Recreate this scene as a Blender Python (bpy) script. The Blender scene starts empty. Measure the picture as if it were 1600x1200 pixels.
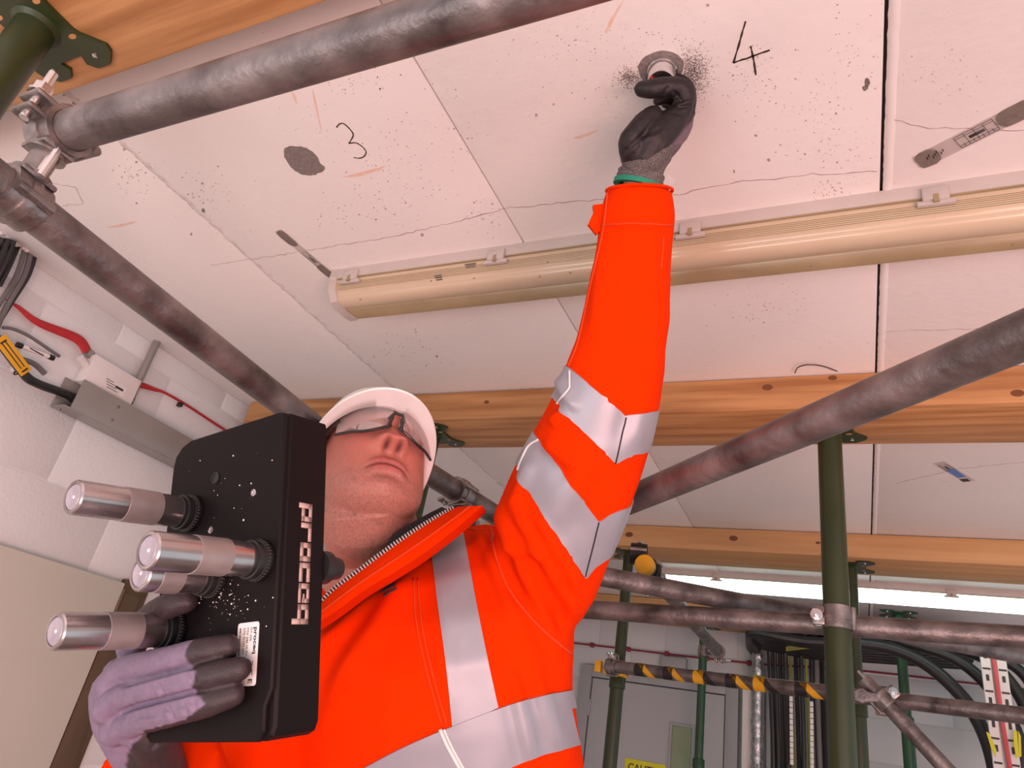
import bpy, bmesh, math, random
import numpy as np
from mathutils import Vector, Matrix, noise
from mathutils.bvhtree import BVHTree
random.seed(7)
S = bpy.context.scene
COL = S.collection
# ------------------------------------------------------------------ camera
F = 1100.0                                             # focal length in pixels of a 1600x1200 frame
RC = np.array([[0.9047681671, 0.3922892804, 0.1658423476],   # rows: camera right, down, forward in world axes
               [-0.0464674033, 0.4779859641, -0.8771375027],
               [-0.4233619541, 0.7858998273, 0.4506951488]])
CAM = np.array([0.0, 0.0, 1.55])
cd = bpy.data.cameras.new('camera'); cam = bpy.data.objects.new('camera', cd); COL.objects.link(cam)
cd.sensor_width = 36.0; cd.lens = 36.0 * F / 1600.0; cd.clip_start = 0.02
cam.matrix_world = Matrix([[RC[0][i], -RC[1][i], -RC[2][i], CAM[i]] for i in range(3)] + [[0, 0, 0, 1]])
S.camera = cam
# ------------------------------------------------------------------ light
w = bpy.data.worlds.new('world'); S.world = w; w.use_nodes = True
w.node_tree.nodes['Background'].inputs[0].default_value = (0.87, 0.955, 1.0, 1)
w.node_tree.nodes['Background'].inputs[1].default_value = 0.64
def area(name, loc, aim, sx, sy, power, col):
    l = bpy.data.lights.new(name, 'AREA'); l.shape = 'RECTANGLE'; l.size = sx; l.size_y = sy
    l.energy = power; l.color = col
    o = bpy.data.objects.new(name, l); COL.objects.link(o); o.location = loc
    o.rotation_euler = (Vector(aim) - Vector(loc)).to_track_quat('-Z', 'Y').to_euler()
    return o
area('added_pink_key', (1.5, -0.9, 0.25), (-0.2, 1.0, 2.5), 2.2, 1.6, 110, (1.0, 0.55, 0.49))  # unseen pink area light added low at right to brighten the ceiling, not daylight
area('added_rear_fill', (-0.9, -1.9, 0.3), (-0.8, 1.0, 2.5), 2.2, 1.4, 36, (1.0, 0.93, 0.92))  # weaker unseen fill added behind the camera, for the ceiling and left wall
S.view_settings.view_transform = 'Standard'; S.view_settings.look = 'None'
S.view_settings.exposure = 0.42; S.view_settings.gamma = 1.0; S.view_settings.use_curve_mapping = False

# ------------------------------------------------------------------ geometry helpers
def ray(px, py): return RC.T @ np.array([(px - 800) / F, (py - 600) / F, 1.0])
def PD(px, py, d): return Vector(CAM + ray(px, py) * d)
def P(px, py, **k):
    r = ray(px, py); a, v = next(iter(k.items())); i = 'xyz'.index(a)
    return Vector(CAM + r * ((v - CAM[i]) / r[i]))
def KC(px, py, d): return np.array([(px - 800) / F * d, (py - 600) / F * d, d])      # camera coordinates
def CW(p): return Vector(CAM + RC.T @ np.array(p))
def DW(p): return Vector(RC.T @ np.array(p))
def WC(p): return RC @ (np.array(p) - CAM)
def PJ(p):
    c = WC(p); return (800 + F * c[0] / c[2], 600 + F * c[1] / c[2])

def cat(*gs):
    V = []; Fc = []
    for g in gs:
        o = len(V); V += list(g[0]); Fc += [tuple(i + o for i in f) for f in g[1]]
    return V, Fc
def xf(g, m): return [m @ Vector(v) for v in g[0]], g[1]
def box(a, b, bev=0.0):
    a = Vector(a); b = Vector(b)
    if bev <= 0:
        V = [Vector((x, y, z)) for x in (a.x, b.x) for y in (a.y, b.y) for z in (a.z, b.z)]
        return V, [(0, 1, 3, 2), (4, 6, 7, 5), (0, 4, 5, 1), (2, 3, 7, 6), (0, 2, 6, 4), (1, 5, 7, 3)]
    bm = bmesh.new(); bmesh.ops.create_cube(bm, size=1)
    c = (a + b) / 2; s = b - a
    for v in bm.verts: v.co = Vector((v.co.x * s.x, v.co.y * s.y, v.co.z * s.z)) + c
    bmesh.ops.bevel(bm, geom=list(bm.edges), offset=bev, segments=2, affect='EDGES', profile=0.5)
    bm.verts.ensure_lookup_table()
    g = ([v.co.copy() for v in bm.verts], [tuple(v.index for v in f.verts) for f in bm.faces]); bm.free()
    return g
def frame(d):
    d = Vector(d).normalized(); a = Vector((0, 0, 1)) if abs(d.z) < 0.9 else Vector((1, 0, 0))
    u = a.cross(d).normalized(); return u, d.cross(u)
def loft(rings, cap=True):
    n = len(rings[0]); V = [Vector(p) for r in rings for p in r]; Fc = []
    for i in range(len(rings) - 1):
        for j in range(n):
            k = (j + 1) % n
            Fc.append((i * n + j, i * n + k, (i + 1) * n + k, (i + 1) * n + j))
    if cap:
        Fc.append(tuple(range(n))[::-1]); o = (len(rings) - 1) * n; Fc.append(tuple(o + j for j in range(n)))
    return V, Fc
def tube(pts, r, n=16, cap=True):
    pts = [Vector(p) for p in pts]; m = len(pts)
    rs = r if isinstance(r, (list, tuple)) else [r] * m
    rings = []; u = None
    for i, p in enumerate(pts):
        t = (pts[min(i + 1, m - 1)] - pts[max(i - 1, 0)]).normalized()
        if u is None: u, v = frame(t)
        else:
            u = (u - t * u.dot(t)).normalized(); v = t.cross(u)
        rings.append([p + (u * math.cos(6.2831853 * j / n) + v * math.sin(6.2831853 * j / n)) * rs[i] for j in range(n)])
    return loft(rings, cap)
def cyl(a, b, r, n=20): return tube([a, b], r, n)
def hollow(a, b, ro, ri, n=28):
    a = Vector(a); b = Vector(b); u, v = frame(b - a)
    R = lambda c, r: [c + (u * math.cos(6.2831853 * j / n) + v * math.sin(6.2831853 * j / n)) * r for j in range(n)]
    V, Fc = loft([R(a, ro), R(b, ro), R(b, ri), R(a, ri), R(a, ro)], False)
    return V, Fc
def lathe(o, axis, prof, n=28):
    """prof: (distance along axis, radius)"""
    o = Vector(o); ax = Vector(axis).normalized(); u, v = frame(ax)
    return loft([[o + ax * t + (u * math.cos(6.2831853 * j / n) + v * math.sin(6.2831853 * j / n)) * max(r, 1e-4) for j in range(n)] for t, r in prof])
def smooth_path(pts, k=8):
    pts = [Vector(p) for p in pts]; out = []
    for i in range(len(pts) - 1):
        p0 = pts[max(i - 1, 0)]; p1 = pts[i]; p2 = pts[i + 1]; p3 = pts[min(i + 2, len(pts) - 1)]
        for j in range(k):
            t = j / k
            out.append(0.5 * ((2 * p1) + (p2 - p0) * t + (2 * p0 - 5 * p1 + 4 * p2 - p3) * t * t + (3 * p1 - p0 - 3 * p2 + p3) * t ** 3))
    out.append(pts[-1]); return out
def prism(poly, ex):
    """poly: list of 3D points, extruded by ex"""
    ex = Vector(ex); n = len(poly); V = [Vector(p) for p in poly] + [Vector(p) + ex for p in poly]
    Fc = [tuple(range(n))[::-1], tuple(range(n, 2 * n))] + [(i, (i + 1) % n, n + (i + 1) % n, n + i) for i in range(n)]
    return V, Fc
def ellipsoid(c, r, m=None, nu=24, nv=14):
    c = Vector(c); rings = []
    for i in range(nv + 1):
        t = math.pi * i / nv
        rings.append([Vector((r[0] * max(math.sin(t), 1e-3) * math.cos(6.2831853 * j / nu), r[1] * max(math.sin(t), 1e-3) * math.sin(6.2831853 * j / nu), r[2] * math.cos(t))) for j in range(nu)])
    V, Fc = loft(rings)
    return [c + (m @ v if m else v) for v in V], Fc

def props(o, label=None, cat=None, group=None, kind=None):
    if label: o['label'] = label
    if cat: o['category'] = cat
    if group: o['group'] = group
    if kind: o['kind'] = kind
    return o
def thing(name, loc, label=None, cat=None, group=None, kind=None):
    o = bpy.data.objects.new(name, None); COL.objects.link(o); o.location = loc; o.empty_display_size = 0.05
    return props(o, label, cat, group, kind)
def origin(o):
    p = Vector((0, 0, 0))
    while o is not None: p += o.location; o = o.parent
    return p
def mesh_of(name, g, mats, ang=35):
    me = bpy.data.meshes.new(name); me.from_pydata([tuple(v) for v in g[0]], [], g[1]); me.validate()
    bm = bmesh.new(); bm.from_mesh(me); bmesh.ops.recalc_face_normals(bm, faces=bm.faces); bm.to_mesh(me); bm.free()
    for m in (mats if isinstance(mats, (list, tuple)) else [mats]): me.materials.append(m)
    for p in me.polygons: p.use_smooth = True
    if ang is not None: me.set_sharp_from_angle(angle=math.radians(ang))
    return me
def obj(name, g, mat, parent=None, label=None, cat=None, group=None, kind=None, ang=35, loc=None):
    if loc is None:
        if parent is not None: loc = Vector((0, 0, 0))
        else:
            n = len(g[0]); loc = sum((Vector(v) for v in g[0]), Vector()) / n
            loc.z = min(Vector(v).z for v in g[0])
    base = origin(parent) if parent is not None else Vector((0, 0, 0))
    off = base + Vector(loc)
    me = mesh_of(name, ([Vector(v) - off for v in g[0]], g[1]), mat, ang)
    o = bpy.data.objects.new(name, me); COL.objects.link(o); o.location = loc; o.parent = parent
    return props(o, label, cat, group, kind)
def inst(name, me, loc, parent=None, rot=None):
    o = bpy.data.objects.new(name, me); COL.objects.link(o); o.parent = parent; o.location = loc
    if rot is not None: o.rotation_euler = rot
    return o

# ------------------------------------------------------------------ materials
def lin(c): return tuple(((x / 12.92) if x <= 0.04045 else ((x + 0.055) / 1.055) ** 2.4) for x in c)
def pm(name, c1, c2=None, scale=12, stretch=(1, 1, 1), rough=0.5, rvar=0.1, metal=0.0, bump=0.0, bscale=90, detail=5, emit=None, spec=0.5, contrast=0.25, coat=0.0, sheen=0.0):
    m = bpy.data.materials.new(name); m.use_nodes = True; nt = m.node_tree; N = nt.nodes; L = nt.links
    b = N['Principled BSDF']
    if c2 is None: c2 = tuple(x * 0.85 for x in c1)
    tc = N.new('ShaderNodeTexCoord'); mp = N.new('ShaderNodeMapping'); mp.inputs['Scale'].default_value = stretch
    L.new(tc.outputs['Object'], mp.inputs[0])
    nz = N.new('ShaderNodeTexNoise'); nz.inputs['Scale'].default_value = scale; nz.inputs['Detail'].default_value = detail
    L.new(mp.outputs[0], nz.inputs['Vector'])
    cr = N.new('ShaderNodeValToRGB'); e = cr.color_ramp.elements
    e[0].position = 0.5 - contrast; e[1].position = 0.5 + contrast; e[0].color = (*c2, 1); e[1].color = (*c1, 1)
    L.new(nz.outputs['Fac'], cr.inputs[0]); L.new(cr.outputs[0], b.inputs['Base Color'])
    mr = N.new('ShaderNodeMapRange'); mr.inputs[3].default_value = max(0.02, rough - rvar); mr.inputs[4].default_value = min(1, rough + rvar)
    L.new(nz.outputs['Fac'], mr.inputs[0]); L.new(mr.outputs[0], b.inputs['Roughness'])
    b.inputs['Metallic'].default_value = metal; b.inputs['Specular IOR Level'].default_value = spec
    b.inputs['Coat Weight'].default_value = coat
    if sheen: b.inputs['Sheen Weight'].default_value = sheen
    if bump:
        n2 = N.new('ShaderNodeTexNoise'); n2.inputs['Scale'].default_value = bscale; n2.inputs['Detail'].default_value = 6
        L.new(mp.outputs[0], n2.inputs['Vector'])
        bp = N.new('ShaderNodeBump'); bp.inputs['Strength'].default_value = bump; bp.inputs['Distance'].default_value = 0.004
        L.new(n2.outputs['Fac'], bp.inputs['Height']); L.new(bp.outputs[0], b.inputs['Normal'])
    if emit:
        b.inputs['Emission Color'].default_value = (*emit[0], 1); b.inputs['Emission Strength'].default_value = emit[1]
    return m
def speckle(m, scale, dark, thr=0.10, mask_scale=3.0, mask_lo=0.5, mask_hi=0.62):
    """scattered dark pits on a painted surface"""
    nt = m.node_tree; N = nt.nodes; L = nt.links; b = N['Principled BSDF']
    src = b.inputs['Base Color'].links[0].from_socket; tc = N.new('ShaderNodeTexCoord')
    vo = N.new('ShaderNodeTexVoronoi'); vo.inputs['Scale'].default_value = scale; L.new(tc.outputs['Object'], vo.inputs['Vector'])
    nz = N.new('ShaderNodeTexNoise'); nz.inputs['Scale'].default_value = mask_scale; nz.inputs['Detail'].default_value = 4; L.new(tc.outputs['Object'], nz.inputs['Vector'])
    mr = N.new('ShaderNodeMapRange'); mr.inputs[1].default_value = mask_lo; mr.inputs[2].default_value = mask_hi
    mr.inputs[3].default_value = 0.0; mr.inputs[4].default_value = thr; L.new(nz.outputs['Fac'], mr.inputs[0])
    nr = N.new('ShaderNodeTexNoise'); nr.inputs['Scale'].default_value = scale * 0.9; L.new(tc.outputs['Object'], nr.inputs['Vector'])
    mu = N.new('ShaderNodeMath'); mu.operation = 'MULTIPLY'; L.new(mr.outputs[0], mu.inputs[0])
    m2 = N.new('ShaderNodeMapRange'); m2.inputs[1].default_value = 0.45; m2.inputs[2].default_value = 0.7; L.new(nr.outputs['Fac'], m2.inputs[0]); L.new(m2.outputs[0], mu.inputs[1])
    lt = N.new('ShaderNodeMath'); lt.operation = 'LESS_THAN'; L.new(vo.outputs['Distance'], lt.inputs[0]); L.new(mu.outputs[0], lt.inputs[1])
    mx = N.new('ShaderNodeMix'); mx.data_type = 'RGBA'; L.new(lt.outputs[0], mx.inputs[0]); L.new(src, mx.inputs[6]); mx.inputs[7].default_value = (*dark, 1)
    L.new(mx.outputs[2], b.inputs['Base Color'])
def flat(name, c, rough=0.6, metal=0.0, spec=0.5): return pm(name, c, tuple(x * 0.9 for x in c), rough=rough, metal=metal, rvar=0.04, spec=spec)

M = {}
M['ceiling'] = pm('painted_concrete', (0.85, 0.81, 0.79), (0.78, 0.74, 0.725), scale=2.2, rough=0.62, bump=0.3, bscale=45, detail=8)
speckle(M['ceiling'], 150, (0.42, 0.33, 0.32), thr=0.34, mask_scale=5, mask_lo=0.48, mask_hi=0.68)
M['ceil_core'] = flat('joint_shadow_concrete', (0.10, 0.085, 0.08), 0.9)
M['filler'] = pm('joint_filler', (0.80, 0.76, 0.76), (0.55, 0.5, 0.5), scale=50, rough=0.8, bump=0.6, bscale=80)
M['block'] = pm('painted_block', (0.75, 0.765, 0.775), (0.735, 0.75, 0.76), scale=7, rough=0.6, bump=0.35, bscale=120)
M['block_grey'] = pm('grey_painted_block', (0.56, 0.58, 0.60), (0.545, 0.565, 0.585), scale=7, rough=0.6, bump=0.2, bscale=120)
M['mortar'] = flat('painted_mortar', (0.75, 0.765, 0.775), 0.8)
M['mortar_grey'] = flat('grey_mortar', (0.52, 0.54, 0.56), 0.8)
M['floor'] = pm('screed_floor', (0.42, 0.37, 0.34), (0.34, 0.30, 0.28), scale=3, rough=0.8, bump=0.2)
M['wood'] = pm('pine', (0.56, 0.29, 0.115), (0.36, 0.16, 0.055), scale=4.2, stretch=(0.5, 9, 9), rough=0.55, bump=0.12, bscale=14, contrast=0.13, detail=8)
M['wood_pale'] = pm('pale_pine', (0.62, 0.36, 0.16), (0.47, 0.25, 0.10), scale=3.0, stretch=(0.6, 8, 8), rough=0.6, bump=0.12, bscale=14, contrast=0.2)
M['knot'] = flat('pine_knot', (0.17, 0.06, 0.02), 0.6)
M['galv'] = pm('galvanised_tube', (0.30, 0.262, 0.258), (0.08, 0.069, 0.067), scale=16, stretch=(1, 1, 1), rough=0.45, rvar=0.2, metal=0.7, bump=0.55, bscale=70, contrast=0.2, detail=9)
M['cast'] = pm('forged_steel', (0.40, 0.36, 0.35), (0.17, 0.15, 0.145), scale=40, rough=0.36, rvar=0.12, metal=0.9, bump=0.25, bscale=120)
M['steel'] = flat('bright_steel', (0.72, 0.70, 0.70), 0.22, 1.0)
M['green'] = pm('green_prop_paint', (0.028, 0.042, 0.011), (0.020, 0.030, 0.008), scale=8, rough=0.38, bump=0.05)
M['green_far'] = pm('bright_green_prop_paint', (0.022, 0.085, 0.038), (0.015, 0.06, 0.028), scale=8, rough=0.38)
M['white_plastic'] = pm('white_plastic', (0.80, 0.76, 0.75), (0.74, 0.70, 0.69), scale=8, rough=0.4)
M['lamp_base'] = pm('lamp_housing', (0.55, 0.49, 0.46), (0.47, 0.42, 0.39), scale=10, rough=0.45)
M['lamp_diff'] = pm('aged_polycarbonate', (0.62, 0.50, 0.36), (0.50, 0.39, 0.27), scale=6, stretch=(0.5, 3, 3), rough=0.22, rvar=0.08, coat=0.4)
M['lamp_rib'] = pm('ribbed_polycarbonate', (0.36, 0.28, 0.16), (0.26, 0.2, 0.11), scale=8, rough=0.3)
M['lamp_lit'] = pm('lit_diffuser', (0.8, 0.9, 0.85), rough=0.4, emit=((0.72, 1.0, 0.90), 2.6))
M['black'] = pm('black_rubber', (0.018, 0.017, 0.018), (0.012, 0.011, 0.012), rough=0.45)
M['black_cable'] = pm('black_cable', (0.022, 0.021, 0.024), (0.014, 0.013, 0.015), scale=30, rough=0.4, bump=0.15)
M['grey_cable'] = flat('grey_cable', (0.16, 0.15, 0.15), 0.45)
M['red'] = pm('red_cable', (0.50, 0.02, 0.025), (0.40, 0.015, 0.02), rough=0.45)
M['dark_red'] = pm('dark_red_cable', (0.26, 0.012, 0.03), (0.2, 0.01, 0.025), rough=0.5)
M['yellow'] = pm('yellow_plastic', (0.80, 0.42, 0.01), (0.68, 0.34, 0.01), rough=0.45)
M['lime'] = pm('fluoro_yellow', (0.75, 0.70, 0.02), (0.65, 0.6, 0.02), rough=0.5)
M['yg'] = pm('yellow_green_wire', (0.34, 0.33, 0.06), (0.22, 0.24, 0.04), rough=0.5)
M['trunk'] = pm('grey_trunking', (0.36, 0.34, 0.32), (0.31, 0.29, 0.28), scale=10, rough=0.35, metal=0.5)
M['door'] = pm('grey_door', (0.42, 0.43, 0.45), (0.40, 0.41, 0.43), scale=3, rough=0.45)
M['frame'] = pm('door_frame_grey', (0.34, 0.35, 0.365), (0.31, 0.32, 0.335), rough=0.45)
M['cream'] = pm('cream_door_paint', (0.66, 0.66, 0.58), (0.62, 0.62, 0.55), scale=3, rough=0.45)
M['brown'] = pm('brown_timber', (0.13, 0.085, 0.05), (0.09, 0.055, 0.03), scale=5, stretch=(8, 8, 1), rough=0.5)
M['ink'] = flat('pencil_ink', (0.045, 0.025, 0.025), 0.8)
M['crack'] = flat('crack_line', (0.46, 0.36, 0.35), 0.9)
M['gel'] = pm('couplant_gel', (0.27, 0.225, 0.215), (0.19, 0.16, 0.155), scale=120, rough=0.5, bump=0.5, bscale=200, contrast=0.15)
M['speck'] = flat('couplant_speck', (0.36, 0.29, 0.28), 0.8)
M['rust'] = pm('rust_stain', (0.80, 0.50, 0.34), (0.82, 0.68, 0.62), scale=60, rough=0.7)
M['pane'] = pm('vision_pane', (0.30, 0.36, 0.24), (0.26, 0.32, 0.21), rough=0.12)
M['foil'] = pm('foil_lagging', (0.62, 0.62, 0.63), (0.3, 0.3, 0.31), scale=40, rough=0.3, metal=0.9, bump=0.9, bscale=60)
M['paper'] = flat('white_label', (0.85, 0.80, 0.79), 0.5)
M['print'] = flat('dark_print', (0.05, 0.045, 0.045), 0.6)
M['blue'] = flat('blue_print', (0.10, 0.22, 0.55), 0.5)
M['putty'] = pm('putty', (0.22, 0.185, 0.165), (0.15, 0.125, 0.11), scale=90, rough=0.6, bump=0.5)
def clear(name, tint=(1, 1, 1), gl=0.12, rough=0.03, mixc=None):
    m = bpy.data.materials.new(name); m.use_nodes = True; N = m.node_tree.nodes; L = m.node_tree.links
    N.remove(N['Principled BSDF']); t = N.new('ShaderNodeBsdfTransparent'); t.inputs[0].default_value = (*tint, 1)
    g = N.new('ShaderNodeBsdfGlossy'); g.inputs['Roughness'].default_value = rough
    nz = N.new('ShaderNodeTexNoise'); nz.inputs['Scale'].default_value = 14
    mr = N.new('ShaderNodeMapRange'); mr.inputs[3].default_value = gl * 0.7; mr.inputs[4].default_value = gl * 1.3; L.new(nz.outputs['Fac'], mr.inputs[0])
    x = N.new('ShaderNodeMixShader'); L.new(mr.outputs[0], x.inputs[0]); L.new(t.outputs[0], x.inputs[1]); L.new(g.outputs[0], x.inputs[2])
    out = x
    if mixc:
        d = N.new('ShaderNodeBsdfDiffuse'); d.inputs[0].default_value = (*mixc[0], 1)
        y = N.new('ShaderNodeMixShader'); y.inputs[0].default_value = mixc[1]; L.new(x.outputs[0], y.inputs[1]); L.new(d.outputs[0], y.inputs[2]); out = y
    L.new(out.outputs[0], N['Material Output'].inputs[0]); return m
M['clear_tape'] = clear('clear_plastic', (0.97, 0.95, 0.94), 0.10, 0.08, ((0.75, 0.7, 0.69), 0.25))

# ------------------------------------------------------------------ the room
ZC = 2.5; XL = -2.011; YB = 4.8
fl = obj('floor', box((XL - 0.2, -2.2, -0.1), (3.2, YB + 0.2, 0.0)), M['floor'], kind='structure')
ceil = obj('ceiling', box((XL - 0.2, -1.6, ZC + 0.02), (3.2, YB + 0.2, ZC + 0.2)), M['ceil_core'], kind='structure', loc=(0, 0, ZC))
seams = [XL, -1.307, -0.602, 0.0765, 0.775, 1.475, 2.2]
for i in range(6):
    g0 = 0.0 if i == 0 else (0.0 if i == 1 else 0.0012); g1 = 0.0 if i == 0 else 0.0020
    if i == 2: g1 = 0.0008
    if i == 3: g0 = 0.018
    obj('panel', box((seams[i] + g0, -1.6, ZC), (seams[i + 1] - g1, YB, ZC + 0.03), 0.002), M['ceiling'], ceil)
def strip(name, x0, x1, y0, y1, h, m, par, n=160, wob=0.003):
    """lumpy bead of filler along a joint"""
    rng = random.Random(int(abs(x0) * 1000) + 3); rings = []
    for i in range(n + 1):
        y = y0 + (y1 - y0) * i / n; a = x0 + rng.uniform(-wob, wob); b = x1 + rng.uniform(-wob, wob); hh = h * rng.uniform(0.5, 1.2)
        rings.append([Vector((a, y, ZC + 0.002)), Vector((a * 0.8 + b * 0.2, y, ZC - hh)), Vector((a * 0.2 + b * 0.8, y, ZC - hh * rng.uniform(0.6, 1))), Vector((b, y, ZC + 0.002))])
    return obj(name, loft(rings), m, par, ang=60)
strip('joint_filler', -1.317, -1.298, 0.3, 4.7, 0.0011, M['filler'], ceil, n=420, wob=0.004)
strip('joint_filler', 0.0802, 0.0965, 0.3, 4.7, 0.0012, M['ceiling'], ceil, n=420, wob=0.0006)

def ribbon(pts, wd, m, name, par, z=ZC - 0.0006, rag=0.0, n=1):
    """thin drawn line lying on the ceiling: pts are (x, y)"""
    L_ = []; R_ = []; m_ = len(pts)
    for i, p in enumerate(pts):
        a = Vector(pts[max(i - 1, 0)]); b = Vector(pts[min(i + 1, m_ - 1)]); t = (b - a).normalized(); q = Vector((-t.y, t.x)) * wd * (1 + random.uniform(-rag, rag)) / 2
        L_.append((p[0] + q.x, p[1] + q.y)); R_.append((p[0] - q.x, p[1] - q.y))
    V = [Vector((x, y, z)) for x, y in L_] + [Vector((x, y, z)) for x, y in R_] + [Vector((x, y, ZC + 0.0004)) for x, y in L_] + [Vector((x, y, ZC + 0.0004)) for x, y in R_]
    Fc = []
    for i in range(m_ - 1):
        Fc += [(i, i + 1, m_ + i + 1, m_ + i), (2 * m_ + i, i, i + 1, 2 * m_ + i + 1)[::-1], (3 * m_ + i, 3 * m_ + i + 1, m_ + i + 1, m_ + i)]
    return obj(name, (V, Fc), m, par, ang=None)
def cp(px, py): q = P(px, py, z=ZC); return (q.x, q.y)
def wander(pts, amp=0.003, step=0.012):
    out = []
    for i in range(len(pts) - 1):
        a = Vector(pts[i]); b = Vector(pts[i + 1]); n = max(2, int((b - a).length / step))
        for j in range(n): out.append(tuple(a.lerp(b, j / n) + Vector((0, random.uniform(-amp, amp)))))
    out.append(pts[-1]); return out
# hairline cracks across the panels
ribbon(wander([cp(330, 415), cp(500, 388), cp(600, 372), cp(690, 352), cp(790, 325), cp(900, 315), cp(1060, 303), cp(1150, 285), cp(1270, 272), cp(1370, 268)]), 0.0014, M['crack'], 'hairline_crack', ceil, rag=0.6)
ribbon(wander([cp(1395, 185), cp(1450, 200), cp(1560, 203), cp(1600, 203)]), 0.0012, M['crack'], 'hairline_crack', ceil, rag=0.6)
ribbon(wander([cp(1380, 518), cp(1440, 515), cp(1540, 513)]), 0.0014, M['crack'], 'hairline_crack', ceil, rag=0.6)
ribbon(wander([cp(1400, 755), cp(1500, 732), cp(1540, 728), cp(1600, 722)]), 0.002, M['crack'], 'hairline_crack', ceil, rag=0.6)
ribbon(wander([cp(55, 270), cp(80, 287), cp(118, 292), cp(130, 318), cp(98, 322)], 0.0035, 0.006), 0.0011, M['crack'], 'hairline_crack', ceil, rag=0.6)
# handwritten numbers
three = smooth_path([(*cp(526, 199), 0), (*cp(530, 194), 0), (*cp(537, 193), 0), (*cp(547, 202), 0), (*cp(552, 210), 0), (*cp(549, 218), 0), (*cp(545, 224), 0)], 5)
t2 = smooth_path([(*cp(545, 224), 0), (*cp(556, 223), 0), (*cp(566, 229), 0), (*cp(572, 237), 0), (*cp(569, 244), 0), (*cp(562, 247), 0), (*cp(553, 246), 0)], 5)
num = thing('handwritten_number', (0, 0, ZC), 'number 3 pencilled on the ceiling beside the grey oval patch', 'number')
num.location = (*cp(550, 222), ZC)
ribbon([(p.x, p.y) for p in three], 0.0022, M['ink'], 'stroke', num, rag=0.25); ribbon([(p.x, p.y) for p in t2], 0.0022, M['ink'], 'stroke', num, rag=0.25)
num = thing('handwritten_number', (*cp(1170, 80), ZC), 'number 4 pencilled on the ceiling right of the raised hand', 'number')
for pts in ([(1165, 33), (1155, 68), (1146, 98)], [(1146, 98), (1175, 88), (1203, 78)], [(1173, 72), (1178, 95), (1181, 117)]):
    ribbon(wander([cp(*p) for p in pts], 0.0006, 0.006), 0.0024, M['ink'], 'stroke', num, rag=0.35)
def blob(name, pts, m, par=None, h=0.0012, jit=0.04, **k):
    c = sum((Vector(p) for p in pts), Vector((0, 0))) / len(pts); out = []
    q = smooth_path([(*p, 0) for p in pts + pts[:1]], 5)[:-1]
    for p in q:
        d = (Vector((p.x, p.y)) - c) * (1 + random.uniform(-jit, jit)); out.append((c.x + d.x, c.y + d.y, ZC + 0.0003))
    return obj(name, prism(out, (0, 0, -h)), m, par, ang=50, **k)
blob('couplant_patch', [cp(443, 236), cp(452, 228), cp(475, 230), cp(492, 240), cp(500, 255), cp(508, 262), cp(499, 270), cp(482, 274), cp(462, 267), cp(448, 252)], M['gel'], label='dried grey oval couplant patch beside the pencilled number 3', cat='gel patch')
blob('couplant_patch', [cp(997, 104), cp(1005, 90), cp(1028, 80), cp(1052, 82), cp(1068, 96), cp(1064, 116), cp(1050, 132), cp(1020, 134), cp(1003, 122)], M['gel'], label='wet grey couplant patch around the probe at the raised hand', cat='gel patch', jit=0.02)
for pts in ([cp(533, 277), cp(560, 270), cp(590, 262), cp(604, 259), (cp(590, 267)), cp(560, 276)], [cp(488, 140), cp(492, 150), cp(500, 190), cp(503, 208), cp(498, 190), cp(490, 155)], [cp(165, 355), cp(190, 350), cp(214, 345), cp(205, 350), cp(185, 355)], [cp(895, 215), cp(915, 209), cp(935, 203), cp(925, 209), cp(905, 217)], [cp(945, 50), cp(955, 28), cp(974, 0), cp(962, 25), cp(950, 50)], [cp(455, 143), cp(462, 150), cp(464, 162), cp(459, 155)]):
    blob('rust_stain', pts, M['rust'], ceil, h=0.0004, jit=0.08)
for a, b, r in ((1354, 130, 5), (1352, 137, 4), (838, 180, 2.2), (865, 163, 1.5), (1106, 8, 2.5), (117, 160, 4), (112, 152, 3), (121, 157, 2.5), (100, 148, 2), (195, 233, 2.5), (213, 253, 2), (1181, 212, 2), (1201, 250, 2.2), (1147, 268, 2), (299, 366, 2), (318, 330, 3), (302, 325, 2.5), (660, 367, 2.5)):
    blob('pit', [cp(a + r * math.cos(t) * random.uniform(0.6, 1.4), b + r * 1.2 * math.sin(t) * random.uniform(0.6, 1.4)) for t in (0, 1.05, 2.1, 3.14, 4.2, 5.2)], M['crack'] if r < 3 else M['gel'], ceil, h=0.0004)
# smudge of couplant specks left and right of the probe (one scattered mass)
sm = []
for k in range(3200):
    u_ = random.gauss(0, 1); side = random.random() < 0.78
    px, py = (1081 + random.gauss(0, 14), 114 + random.gauss(0, 18)) if side else (984 + random.gauss(0, 11), 121 + random.gauss(0, 8))
    if (px - 1033) ** 2 / 36 ** 2 + (py - 108) ** 2 / 28 ** 2 < 1: continue
    r = random.uniform(0.15, 0.62); a0 = random.uniform(0, 3)
    sm.append(prism([(*cp(px + r * 1.6 * math.cos(a0 + t), py + r * math.sin(a0 + t)), ZC + 0.0002) for t in (0, 1.57, 3.14, 4.71)], (0, 0, -0.0006)))
obj('couplant_specks', cat(*sm), M['speck'], label='fine grey couplant specks smeared on the ceiling around the probe', cat='smudge', kind='stuff', ang=None)
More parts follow.
